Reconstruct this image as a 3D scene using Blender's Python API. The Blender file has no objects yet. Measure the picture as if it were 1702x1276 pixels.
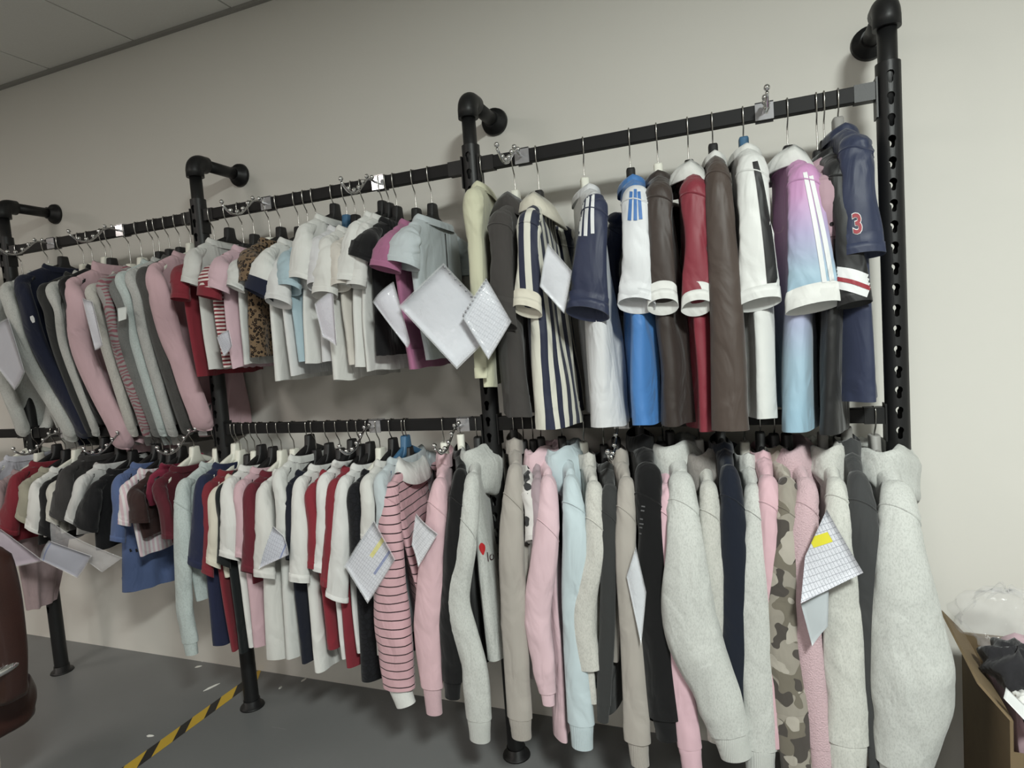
import bpy, math, random
import numpy as np
from mathutils import Vector, Matrix, Euler

# ------------------------------------------------------------------ camera
F_PX = 1028.66
YAW, PIT, ROL = 0.3668, -0.0728, 0.0730
CAM = np.array([2.9817, -2.0093, 1.3601])
def _R(a, b, c):
    ca, sa, cb, sb, cc, sc = math.cos(a), math.sin(a), math.cos(b), math.sin(b), math.cos(c), math.sin(c)
    yaw = np.array([[ca, -sa, 0], [sa, ca, 0], [0, 0, 1]])
    pit = np.array([[1, 0, 0], [0, cb, -sb], [0, sb, cb]])
    rol = np.array([[cc, 0, sc], [0, 1, 0], [-sc, 0, cc]])
    return yaw @ pit @ rol
RC = _R(YAW, PIT, ROL)
scene = bpy.context.scene
C = scene.collection
cd = bpy.data.cameras.new('camera'); cam = bpy.data.objects.new('camera', cd); C.objects.link(cam)
cd.sensor_width = 36.0; cd.lens = 36.0 * F_PX / 1702.0; cd.clip_start = 0.02
m3 = np.stack([RC[:, 0], RC[:, 2], -RC[:, 1]], axis=1)
M = Matrix([list(m3[i]) + [CAM[i]] for i in range(3)] + [[0, 0, 0, 1]])
cam.matrix_world = M
scene.camera = cam
# ------------------------------------------------------------------ world, exposure
w = bpy.data.worlds.new('world'); scene.world = w; w.use_nodes = True
w.node_tree.nodes['Background'].inputs[0].default_value = (0.8, 0.85, 0.9, 1)
w.node_tree.nodes['Background'].inputs[1].default_value = 0.05
vs = scene.view_settings
vs.view_transform = 'Standard'; vs.look = 'None'; vs.gamma = 1.0; vs.use_curve_mapping = False
vs.exposure = 0.0
# ceiling lamps: (x, y, size x, size y, watts, colour); built as panels further down
LAMPS = [(3.75, -2.5, 0.3, 0.6, 140, (0.94, 1.0, 0.95)),
         (0.35, -2.9, 0.55, 1.1, 30, (1.0, 0.91, 0.83)),
         (-2.2, -2.4, 0.55, 1.1, 26, (1.0, 0.89, 0.80)),
         (2.1, -4.6, 0.55, 1.1, 34, (1.0, 0.97, 0.93))]

# ------------------------------------------------------------------ pixel helpers (pixel = direction only)
D = 0.225                       # distance of the rack plane from the wall
ZL, ZU, ZT, W, ZC = 1.10, 1.8937, 2.0913, 1.1087, 2.72
def P(px, py, u=0.0):
    """point where the pixel's ray meets the plane u metres in front of the rack plane"""
    d = RC @ np.array([(px - 851) / F_PX, 1.0, (638 - py) / F_PX])
    t = (-(D + u) - CAM[1]) / d[1]
    return CAM + t * d
def hitz(px, py, z):
    d = RC @ np.array([(px - 851) / F_PX, 1.0, (638 - py) / F_PX])
    return CAM + (z - CAM[2]) / d[2] * d
def proj(p):
    q = RC.T @ (np.array(p) - CAM)
    return 851 + F_PX * q[0] / q[1], 638 - F_PX * q[2] / q[1], q[1]
def rail_x(px, z):
    lo, hi = -1.6, 3.6
    for _ in range(40):
        m = (lo + hi) / 2
        if proj((m, -D, z))[0] < px: lo = m
        else: hi = m
    return lo

# ------------------------------------------------------------------ materials
def lin(h):
    if isinstance(h, str):
        h = [int(h[i:i + 2], 16) / 255 for i in (0, 2, 4)]
    return tuple((c / 12.92 if c <= 0.04045 else ((c + 0.055) / 1.055) ** 2.4) for c in h) + (1.0,)
MATS = {}
class NT:
    def __init__(s, name):
        s.m = bpy.data.materials.new(name); s.m.use_nodes = True
        s.t = s.m.node_tree; s.b = s.t.nodes['Principled BSDF']
    def n(s, typ, **kw):
        nd = s.t.nodes.new(typ)
        for k, v in kw.items():
            if k.startswith('i_'):
                nd.inputs[k[2:].replace('_', ' ')].default_value = v
            else: setattr(nd, k, v)
        return nd
    def l(s, a, b): s.t.links.new(a, b)
    def coord(s): return s.n('ShaderNodeTexCoord').outputs['Object']
    def math(s, op, a, b=None, c=None):
        nd = s.n('ShaderNodeMath', operation=op)
        for i, v in enumerate((a, b, c)):
            if v is None: continue
            if isinstance(v, (int, float)): nd.inputs[i].default_value = v
            else: s.l(v, nd.inputs[i])
        return nd.outputs[0]
    def mix(s, fac, a, b):
        nd = s.n('ShaderNodeMix', data_type='RGBA')
        for sock, v in ((nd.inputs[0], fac), (nd.inputs[6], a), (nd.inputs[7], b)):
            if isinstance(v, (int, float, tuple)): sock.default_value = v
            else: s.l(v, sock)
        return nd.outputs[2]
    def noise(s, scale, detail=2.0, vec=None, rough=0.5):
        nd = s.n('ShaderNodeTexNoise'); nd.inputs['Scale'].default_value = scale
        nd.inputs['Detail'].default_value = detail; nd.inputs['Roughness'].default_value = rough
        s.l(vec if vec is not None else s.coord(), nd.inputs['Vector'])
        return nd.outputs['Fac']
    def bump(s, h, strength, dist=0.002):
        nd = s.n('ShaderNodeBump'); nd.inputs['Strength'].default_value = strength
        nd.inputs['Distance'].default_value = dist
        s.l(h, nd.inputs['Height']); s.l(nd.outputs[0], s.b.inputs['Normal'])
    def ramp(s, fac, stops, interp='LINEAR'):
        nd = s.n('ShaderNodeValToRGB'); r = nd.color_ramp; r.interpolation = interp
        while len(r.elements) < len(stops): r.elements.new(0.5)
        for e, (p, c) in zip(r.elements, stops): e.position = p; e.color = c
        s.l(fac, nd.inputs[0]); return nd.outputs[0]
    def xyz(s):
        nd = s.n('ShaderNodeSeparateXYZ'); s.l(s.coord(), nd.inputs[0]); return nd.outputs
def simple(name, col, rough=0.5, metal=0.0, spec=0.5, bump=None):
    if name in MATS: return MATS[name]
    t = NT(name); t.b.inputs['Base Color'].default_value = lin(col)
    t.b.inputs['Roughness'].default_value = rough; t.b.inputs['Metallic'].default_value = metal
    t.b.inputs['Specular IOR Level'].default_value = spec
    if bump: t.bump(t.noise(bump[0], 3), bump[1])
    MATS[name] = t.m; return t.m
def cloth(h, sat_=0.80):
    c = lin(h); y = 0.25 * c[0] + 0.65 * c[1] + 0.1 * c[2]
    return tuple((y + (x - y) * sat_) * (0.84 if y > 0.35 else 0.9) for x in c[:3]) + (1.0,)
def fab(col, kind='plain', c2=None, p=None, rough=0.9):
    """cloth: col hex, kind of pattern, second colour, pattern parameter"""
    key = ('fab', col, kind, c2, p, rough)
    if key in MATS: return MATS[key]
    t = NT('fabric_%s_%s' % (kind, col)); b = t.b
    b.inputs['Roughness'].default_value = rough
    b.inputs['Specular IOR Level'].default_value = 0.25 if rough > .7 else 0.45
    b.inputs['Sheen Weight'].default_value = 0.15
    c1 = cloth(col); c2l = cloth(c2) if c2 else None
    if kind == 'plain':
        n = t.noise(9, 2); dark = tuple(x * 0.93 for x in c1[:3]) + (1,)
        t.l(t.mix(n, dark, c1), b.inputs['Base Color'])
        t.bump(t.noise(650, 2), 0.25, 0.0006)
    elif kind == 'heather':
        vec = t.n('ShaderNodeMapping'); vec.inputs['Scale'].default_value = (1, 1, 0.45)
        t.l(t.coord(), vec.inputs[0])
        n = t.noise(330, 3, vec.outputs[0], 0.7)
        f = t.ramp(n, [(0.34, c2l or tuple(x * 0.80 for x in c1[:3]) + (1,)), (0.55, c1)])
        t.l(f, b.inputs['Base Color'])
        t.bump(t.noise(500, 3), 0.3, 0.0008)
    elif kind == 'fleece':
        n = t.noise(260, 4, None, 0.65)
        t.l(t.mix(n, tuple(x * 0.8 for x in c1[:3]) + (1,), c1), b.inputs['Base Color'])
        t.bump(n, 0.9, 0.005)
    elif kind in ('hstripe', 'vstripe', 'dstripe'):
        o = t.xyz()
        per, duty = p
        if kind == 'hstripe': s = o[2]
        elif kind == 'vstripe': s = t.math('ADD', o[1], t.math('MULTIPLY', o[0], 0.55))
        else: s = t.math('ADD', o[2], t.math('MULTIPLY', o[0], 1.6))
        wv = t.math('MULTIPLY', t.math('SUBTRACT', t.noise(7, 1), 0.5), per * 0.25)
        fr = t.math('FRACT', t.math('DIVIDE', t.math('ADD', s, wv), per))
        f = t.math('LESS_THAN', fr, duty)
        t.l(t.mix(f, c1, c2l), b.inputs['Base Color'])
        t.bump(t.noise(500, 2), 0.25, 0.0006)
    elif kind == 'xstripe':                        # stripes across the rail direction (sleeve stripes run down the arm)
        o = t.xyz(); per, duty, c0, half = p
        x = t.math('SUBTRACT', o[0], c0)
        fr = t.math('FRACT', t.math('DIVIDE', t.math('ADD', x, half), per))
        f = t.math('MULTIPLY', t.math('LESS_THAN', fr, duty), t.math('LESS_THAN', t.math('ABSOLUTE', x), half))
        t.l(t.mix(f, c1, c2l), b.inputs['Base Color'])
    elif kind == 'leopard':
        v = t.n('ShaderNodeTexVoronoi'); v.inputs['Scale'].default_value = 95; t.l(t.coord(), v.inputs['Vector'])
        n = t.math('ADD', v.outputs['Distance'], t.math('MULTIPLY', t.math('SUBTRACT', t.noise(90, 2), 0.5), 0.5))
        f = t.ramp(n, [(0.0, lin('6b5138')), (0.16, lin('5a432e')), (0.2, lin('17110d')), (0.44, lin('1b1410')), (0.5, c1)], 'LINEAR')
        t.l(f, b.inputs['Base Color'])
    elif kind == 'camo':
        n1, n2 = t.noise(16, 1.2), t.noise(22, 1.0, None)
        v = t.n('ShaderNodeMapping'); v.inputs['Location'].default_value = (3.1, 5.7, 1.9); t.l(t.coord(), v.inputs[0])
        n2 = t.noise(19, 1.0, v.outputs[0]); v2 = t.n('ShaderNodeMapping'); v2.inputs['Location'].default_value = (8.1, 2.7, 6.9); t.l(t.coord(), v2.inputs[0])
        n3 = t.noise(21, 0.8, v2.outputs[0])
        a = t.mix(t.math('GREATER_THAN', n1, 0.53), lin('8f897f'), lin('6d675c'))
        a = t.mix(t.math('GREATER_THAN', n2, 0.55), a, lin('48433f'))
        a = t.mix(t.math('GREATER_THAN', n3, 0.60), a, lin('a49e94'))
        t.l(a, b.inputs['Base Color']); t.bump(t.noise(500, 2), 0.25, 0.0006)
    elif kind == 'blotch':
        n = t.noise(26, 0.6); t.l(t.mix(t.math('GREATER_THAN', n, 0.6), c1, c2l), b.inputs['Base Color'])
    elif kind == 'dots':
        v = t.n('ShaderNodeTexVoronoi'); v.inputs['Scale'].default_value = 40; v.inputs['Randomness'].default_value = 0.15
        t.l(t.coord(), v.inputs['Vector'])
        t.l(t.mix(t.math('LESS_THAN', v.outputs['Distance'], 0.22), c1, c2l), b.inputs['Base Color'])
    elif kind == 'ombre':                          # dyed gradient of the cloth itself
        o = t.xyz(); z0, z1 = p
        f = t.math('DIVIDE', t.math('SUBTRACT', o[2], z0), z1 - z0)
        t.l(t.ramp(f, [(0.0, cloth('cf86bf')), (0.3, cloth('cf93c8')), (0.55, cloth('b0a6d2')), (0.8, cloth('a2c4da')), (1.0, cloth('98c2da'))]), b.inputs['Base Color'])
    elif kind == 'mesh':
        n = t.noise(300, 1); t.l(t.mix(t.math('GREATER_THAN', n, 0.55), c1, c2l), b.inputs['Base Color'])
    elif kind == 'lace':
        v = t.n('ShaderNodeTexVoronoi', feature='DISTANCE_TO_EDGE'); v.inputs['Scale'].default_value = 60
        t.l(t.coord(), v.inputs['Vector'])
        t.l(t.mix(t.math('LESS_THAN', v.outputs['Distance'], 0.08), c1, c2l), b.inputs['Base Color'])
        t.bump(v.outputs['Distance'], 0.6, 0.003)
    elif kind == 'script':                         # printed scribble running down the cloth
        wv = t.n('ShaderNodeTexWave', wave_type='BANDS', bands_direction='Z'); wv.inputs['Scale'].default_value = 22
        wv.inputs['Distortion'].default_value = 9; wv.inputs['Detail'].default_value = 1; t.l(t.coord(), wv.inputs[0])
        o = t.xyz(); y0, y1 = p
        band = t.math('MULTIPLY', t.math('GREATER_THAN', o[1], y0), t.math('LESS_THAN', o[1], y1))
        f = t.math('MULTIPLY', t.math('GREATER_THAN', wv.outputs['Fac'], 0.55), band)
        t.l(t.mix(f, c1, c2l), b.inputs['Base Color'])
    elif kind == 'rib':
        o = t.xyz(); t.l(t.mix(t.noise(200, 2), tuple(x * 0.88 for x in c1[:3]) + (1,), c1), b.inputs['Base Color'])
        wv = t.math('SINE', t.math('MULTIPLY', t.math('ADD', o[0], o[1]), 1400.0)); t.bump(wv, 0.35, 0.001)
    if kind not in ('lace', 'fleece', 'rib'):
        mp = t.n('ShaderNodeMapping'); mp.inputs['Scale'].default_value = (1.0, 1.0, 0.42); t.l(t.coord(), mp.inputs[0])
        wn = t.n('ShaderNodeTexNoise'); wn.inputs['Scale'].default_value = 15; wn.inputs['Detail'].default_value = 2.5; wn.inputs['Distortion'].default_value = 0.9
        t.l(mp.outputs[0], wn.inputs['Vector'])
        b2 = t.n('ShaderNodeBump'); b2.inputs['Strength'].default_value = 0.55; b2.inputs['Distance'].default_value = 0.022
        t.l(wn.outputs['Fac'], b2.inputs['Height'])
        old = [l for l in t.t.links if l.to_socket == b.inputs['Normal']]
        if old: t.l(b2.outputs[0], old[0].from_node.inputs['Normal'])
        else: t.l(b2.outputs[0], b.inputs['Normal'])
    MATS[key] = t.m; return t.m

black_metal = simple('black_powder_coat', '171718', 0.45, 0.0, 0.4, (300, 0.08))
rail_metal = simple('black_rail_coat', '131213', 0.6, 0.0, 0.3)
chrome = simple('chrome', 'd8d8d8', 0.12, 1.0)
wire_m = simple('steel_wire', 'a9a7a3', 0.25, 1.0)
HANG = {'k': ('black', simple('hanger_black', '1a191a', 0.55)), 'w': ('white', simple('hanger_white', 'e4e3d8', 0.5)),
        'b': ('blue', simple('hanger_blue', '3f6788', 0.5)), 'g': ('grey', simple('hanger_grey', '8f8d8a', 0.5)),
        'wire': ('steel wire', wire_m)}
# ------------------------------------------------------------------ mesh helpers
def obj(name, verts, faces, mat, parent=None, smooth=True):
    me = bpy.data.meshes.new(name); me.from_pydata([tuple(map(float, v)) for v in verts], [], faces)
    if smooth: me.polygons.foreach_set('use_smooth', [True] * len(me.polygons))
    me.materials.append(mat); me.update()
    o = bpy.data.objects.new(name, me); C.objects.link(o)
    if parent: o.parent = parent
    return o
def empty(name, loc, label=None, cat=None, group=None):
    o = bpy.data.objects.new(name, None); C.objects.link(o); o.location = [float(x) for x in loc]
    o.empty_display_size = 0.05
    if label: tag(o, label, cat, group)
    return o
def tag(o, label, cat, group=None):
    o['label'] = label; o['category'] = cat
    if group: o['group'] = group
    return o
def loft(rings, closed_ends=(False, False)):
    n = len(rings[0]); V = np.concatenate(rings); Fc = []
    for j in range(len(rings) - 1):
        for i in range(n):
            a, b = j * n + i, j * n + (i + 1) % n
            Fc.append((a, b, b + n, a + n))
    if closed_ends[0]: Fc.append(tuple(range(n))[::-1])
    if closed_ends[1]: Fc.append(tuple((len(rings) - 1) * n + i for i in range(n)))
    return V, Fc
def hemmed(rings, lip, cap=(False, False)):
    a, b = loft(rings, cap), loft([rings[-1]] + lip); n = len(a[0])
    return np.concatenate([a[0], b[0]]), a[1] + [tuple(i + n for i in f) for f in b[1]]
def tube(path, r, n=10, cap=True):
    path = [np.array(p, float) for p in path]; rings = []
    rr = r if hasattr(r, '__len__') else [r] * len(path)
    prev = None
    for i, p in enumerate(path):
        t = path[min(i + 1, len(path) - 1)] - path[max(i - 1, 0)]; t = t / (np.linalg.norm(t) + 1e-9)
        ref = np.array([1., 0, 0]) if prev is None else prev
        if abs(t @ ref) > 0.95: ref = np.array([0, 1., 0]) if abs(t[1]) < .9 else np.array([0, 0, 1.])
        a = ref - t * (ref @ t); a /= np.linalg.norm(a); b = np.cross(t, a); prev = a
        th = np.arange(n) * 2 * math.pi / n
        rings.append(p + rr[i] * (np.cos(th)[:, None] * a + np.sin(th)[:, None] * b))
    return loft(rings, (cap, cap))
def box(x0, x1, y0, y1, z0, z1):
    v = [(x, y, z) for z in (z0, z1) for y in (y0, y1) for x in (x0, x1)]
    return v, [(0, 2, 3, 1), (4, 5, 7, 6), (0, 1, 5, 4), (2, 6, 7, 3), (0, 4, 6, 2), (1, 3, 7, 5)]
def bevel(o, wd=0.003, seg=2):
    m = o.modifiers.new('bevel', 'BEVEL'); m.width = wd; m.segments = seg; m.limit_method = 'ANGLE'; return o
def merge(*parts):
    V, Fc, k = [], [], 0
    for v, f in parts:
        V += [tuple(x) for x in v]; Fc += [tuple(i + k for i in q) for q in f]; k += len(v)
    return V, Fc
def catmull(pts, m):
    pts = np.array(pts, float); n = len(pts)
    e = np.concatenate([[2 * pts[0] - pts[1]], pts, [2 * pts[-1] - pts[-2]]])
    out = []
    for s in np.linspace(0, n - 1, m):
        i = min(int(s), n - 2); f = s - i
        p0, p1, p2, p3 = e[i], e[i + 1], e[i + 2], e[i + 3]
        out.append(0.5 * (2 * p1 + (p2 - p0) * f + (2 * p0 - 5 * p1 + 4 * p2 - p3) * f * f + (3 * p1 - p0 - 3 * p2 + p3) * f ** 3))
    return np.array(out)

# ------------------------------------------------------------------ room
def wallmat():
    t = NT('painted_wall'); t.l(t.mix(t.noise(1.3, 4), lin('d6d3cc'), lin('dcd9d3')), t.b.inputs['Base Color'])
    t.b.inputs['Roughness'].default_value = 0.85; t.bump(t.noise(160, 3), 0.05, 0.002); return t.m
def floormat():
    t = NT('grey_epoxy_floor'); n = t.noise(2.2, 5); c = t.mix(n, lin('6a6b6b'), lin('777878'))
    v = t.n('ShaderNodeMapping'); v.inputs['Scale'].default_value = (3, 40, 1); v.inputs['Rotation'].default_value = (0, 0, 0.9); t.l(t.coord(), v.inputs[0])
    sc = t.math('GREATER_THAN', t.noise(1.6, 3, v.outputs[0]), 0.735)
    t.l(t.mix(t.math('MULTIPLY', sc, 0.3), c, lin('9a9a98')), t.b.inputs['Base Color'])
    t.b.inputs['Roughness'].default_value = 0.42; t.bump(t.noise(60, 3), 0.05, 0.002); return t.m
def ceilmat():
    t = NT('ceiling_tile_board'); t.l(t.mix(t.noise(120, 3), lin('d2d1cc'), lin('dcdbd6')), t.b.inputs['Base Color'])
    t.b.inputs['Roughness'].default_value = 0.95; return t.m
wm, fm, cm_ = wallmat(), floormat(), ceilmat()
X0, X1, Y0 = -4.6, 6.4, -6.2
def struct(name, geo, mat):
    o = obj(name, *geo, mat, None, False); o['kind'] = 'structure'; return o
struct('floor', box(X0, X1, Y0, 0.12, -0.1, 0.0), fm)
struct('wall_back', box(X0, X1, 0.0, 0.12, 0.0, 3.0), wm)
struct('wall_left', box(X0 - 0.12, X0, Y0, 0.12, 0.0, 3.0), wm)
struct('wall_right', box(X1, X1 + 0.12, Y0, 0.12, 0.0, 3.0), wm)
struct('wall_front', box(X0, X1, Y0 - 0.12, Y0, 0.0, 3.0), wm)
ceil = struct('ceiling', box(X0, X1, Y0, 0.0, ZC + 0.03, ZC + 0.12), simple('ceiling_void', '35342f', 0.9))
tile_me = None
TS = 0.531
for iy in range(6):
    for ix in range(-9, 12):
        x = 0.1 + ix * TS
        if x < X0 or x + TS > X1: continue
        y = -1.02 * iy
        if y - 1.02 < Y0: continue
        if tile_me is None:
            t = obj('ceiling_tile', *box(0.004, TS - 0.004, -1.012, -0.006, 0.0, 0.02), cm_, ceil, False); tile_me = t.data
        else:
            t = bpy.data.objects.new('ceiling_tile', tile_me); C.objects.link(t); t.parent = ceil
        t.location = (x, y, ZC)
tr = struct('trim_1', box(X0, X1, -0.018, 0.0, ZC - 0.012, ZC + 0.02), simple('ceiling_edge_angle', '8d8b86', 0.6))
# lamps
diff = NT('lamp_diffuser'); diff.b.inputs['Emission Color'].default_value = (1, 1, 0.97, 1); diff.b.inputs['Emission Strength'].default_value = 3.0
frame_m = simple('lamp_frame', 'dcdcda', 0.5)
for i, (lx, ly, sx, sy, wt, col) in enumerate(LAMPS):
    e = empty('ceiling_lamp', (lx, ly, ZC), 'flat white lamp panel set into the tiled ceiling', 'lamp', 'ceiling lamp panels')
    obj('frame', *merge(box(-sx/2-.02, -sx/2, -sy/2-.02, sy/2+.02, -.02, 0), box(sx/2, sx/2+.02, -sy/2-.02, sy/2+.02, -.02, 0),
        box(-sx/2, sx/2, -sy/2-.02, -sy/2, -.02, 0), box(-sx/2, sx/2, sy/2, sy/2+.02, -.02, 0)), frame_m, e, False)
    obj('diffuser', *box(-sx/2, sx/2, -sy/2, sy/2, -0.01, 0), diff.m, e, False)
    ld = bpy.data.lights.new('lamp_light', 'AREA'); ld.shape = 'RECTANGLE'; ld.size = sx; ld.size_y = sy; ld.energy = wt; ld.color = col
    lo = bpy.data.objects.new('lamp_light', ld); C.objects.link(lo); lo.parent = e; lo.location = (0, 0, -0.03)

# ------------------------------------------------------------------ rack
rack = empty('clothing_rack', (0, -D, 0), 'black pipe clothing rack with two rails fixed to the white wall', 'clothing rack')
def fin(o, name):     # apply boolean modifiers
    dg = bpy.context.evaluated_depsgraph_get(); me = bpy.data.meshes.new_from_object(o.evaluated_get(dg))
    o.modifiers.clear(); o.data = me
def hollow(r0, r1, z0, z1, n=32):
    th = np.arange(n) * 2 * math.pi / n; c = np.stack([np.cos(th), np.sin(th)], 1)
    ring = lambda r, z: np.column_stack([c * r, np.full(n, z)])
    V, Fc = loft([ring(r1, z0), ring(r0, z0), ring(r0, z1), ring(r1, z1), ring(r1, z0)])
    V = V[:4 * n]; Fc = [tuple(i % (4 * n) for i in f) for f in Fc]
    return V, Fc
def keyhole(z):
    pts = []
    for k in range(13):
        a = math.radians(-50 + 280 * k / 12); pts.append((0.0085 * math.cos(a), z + 0.007 + 0.0085 * math.sin(a)))
    for k in range(7):
        a = math.radians(180 + 180 * k / 6); pts.append((0.0052 * math.cos(a), z - 0.010 + 0.0052 * math.sin(a)))
    n = len(pts); V = [(x, -0.06, zz) for x, zz in pts] + [(x, 0.06, zz) for x, zz in pts]
    Fc = [tuple(range(n)), tuple(range(n, 2 * n))[::-1]] + [(i, i + n, (i + 1) % n + n, (i + 1) % n) for i in range(n)]
    return V, Fc
post0 = None
zs_k = [z for z in np.arange(0.30, 1.98, 0.0505)]
proto_parts = None
for i in range(-1, 4):
    if proto_parts is None:
        p = obj('post', *hollow(0.0275, 0.0245, 0.012, 2.0 - 0.045), black_metal, rack)
        cut = obj('cutter', *merge(*[keyhole(z) for z in zs_k if z < 1.93]), black_metal)
        import bmesh
        cut.location = (0, -D, 0)
        for q in (p, cut):
            b_ = bmesh.new(); b_.from_mesh(q.data); bmesh.ops.recalc_face_normals(b_, faces=b_.faces[:]); b_.to_mesh(q.data); b_.free()
        md = p.modifiers.new('b', 'BOOLEAN'); md.object = cut; md.operation = 'DIFFERENCE'; md.solver = 'EXACT'
        fin(p, 'post'); bpy.data.objects.remove(cut)
        p.data.polygons.foreach_set('use_smooth', [True] * len(p.data.polygons)); p.data.set_sharp_from_angle(angle=0.6)
        up = obj('upper_pipe', *tube([(0, 0, 1.80), (0, 0, ZT - 0.03)], 0.0215, 24), black_metal, p)
        # elbow: thick quarter bend with collars
        pa = [(0, 0, ZT - 0.055), (0, 0, ZT - 0.03)] + [(0, 0.03 - 0.03 * math.cos(a), ZT - 0.03 + 0.03 * math.sin(a)) for a in np.linspace(0.15, math.pi / 2, 9)] + [(0, 0.055, ZT)]
        el = obj('elbow', *tube(pa, [0.031, 0.031] + [0.0305] * 9 + [0.031], 24), black_metal, p)
        ar = obj('wall_arm', *tube([(0, 0.04, ZT), (0, D - 0.004, ZT)], 0.0215, 24), black_metal, p)
        fl = obj('wall_flange', *tube([(0, D - 0.04, ZT), (0, D - 0.014, ZT), (0, D - 0.0135, ZT), (0, D - 0.001, ZT)], [0.026, 0.028, 0.043, 0.046], 28), black_metal, p)
        ff = obj('floor_flange', *tube([(0, 0, 0.0), (0, 0, 0.006), (0, 0, 0.0061), (0, 0, 0.03)], [0.046, 0.044, 0.031, 0.031], 28), black_metal, p)
        cl = obj('clamp_sleeve', *tube([(0, 0, ZU - 0.07), (0, 0, ZU + 0.055)], 0.0305, 28), black_metal, p)
        for q in (el, fl, ff, cl): q.data.polygons.foreach_set('use_smooth', [len(f.vertices) == 4 for f in q.data.polygons])
        bpy.data.objects.remove(cl)
        proto_parts = [p, up, el, ar, fl, ff]
    else:
        p = proto_parts[0].copy(); C.objects.link(p)
        for q in proto_parts[1:]:
            c = q.copy(); C.objects.link(c); c.parent = p
    p.location = (i * W, 0, 0)
for zr in (ZL, ZU):
    for i in range(-1, 3):
        r = obj('rail', *box(0.03, W - 0.03, -0.0125, 0.0125, -0.019, 0.019), rail_metal, rack, False); bevel(r, 0.002)
        r.location = (i * W, 0, zr)
        for s, x in ((1, 0.0255), (-1, W - 0.0255)):
            xa, xb = sorted((x, x + s * 0.05)); pa, pb = sorted((x, x + s * 0.004))
            b = obj('end_bracket', *merge(box(xa, xb, -0.0145, 0.0145, -0.021, 0.021), box(pa, pb, -0.019, 0.019, -0.065, 0.03)), black_metal, r, False)
RT = 0.019    # rail top above rail centre

# ------------------------------------------------------------------ chrome ball arms
clip_m = simple('clear_clip', 'bdbcc0', 0.15, 0.6)
def ball_arm(px, zr, label, swing=0.0, drop=0.0):
    X = rail_x(px, zr)
    e = empty('display_arm', (X, -D, zr), label, 'display hook', 'chrome ball arms on the rails')
    e.rotation_euler = (0, 0, swing)
    br = obj('bracket', *merge(box(-.022, .022, -.0165, -.0135, -.022, .022), box(-.022, .022, .0135, .0165, -.022, .022),
             box(-.022, .022, -.0165, .0165, .0195, .0225)), clip_m, e, False)
    pts = [(0, -0.012, 0.0), (0, -0.03, -0.002), (0, -0.07, 0.0 - drop * .3), (0, -0.105, -0.028 - drop * .5), (0, -0.14, -0.056 - drop * .7), (0, -0.18, -0.062 - drop * .9), (0, -0.215, -0.04 - drop)]
    path = catmull(pts, 26)
    arm = obj('arm', *tube(path, 0.0038, 10), chrome, e)
    ball = None
    for k in (6, 9, 12, 15, 18, 21, 25):
        q = path[k]
        if ball is None:
            th = np.linspace(0, math.pi, 9); rings = [np.stack([0.0072 * math.sin(max(t, 1e-3)) * np.cos(np.arange(12) * math.pi / 6), 0.0072 * math.sin(max(t, 1e-3)) * np.sin(np.arange(12) * math.pi / 6), np.full(12, 0.0072 * math.cos(t))], 1) for t in th]
            bo = obj('ball', *loft(rings, (True, True)), chrome, e); ball = bo.data
        else:
            bo = bpy.data.objects.new('ball', ball); C.objects.link(bo); bo.parent = e
        bo.location = (q[0], q[1], q[2] + 0.0095)

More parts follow.
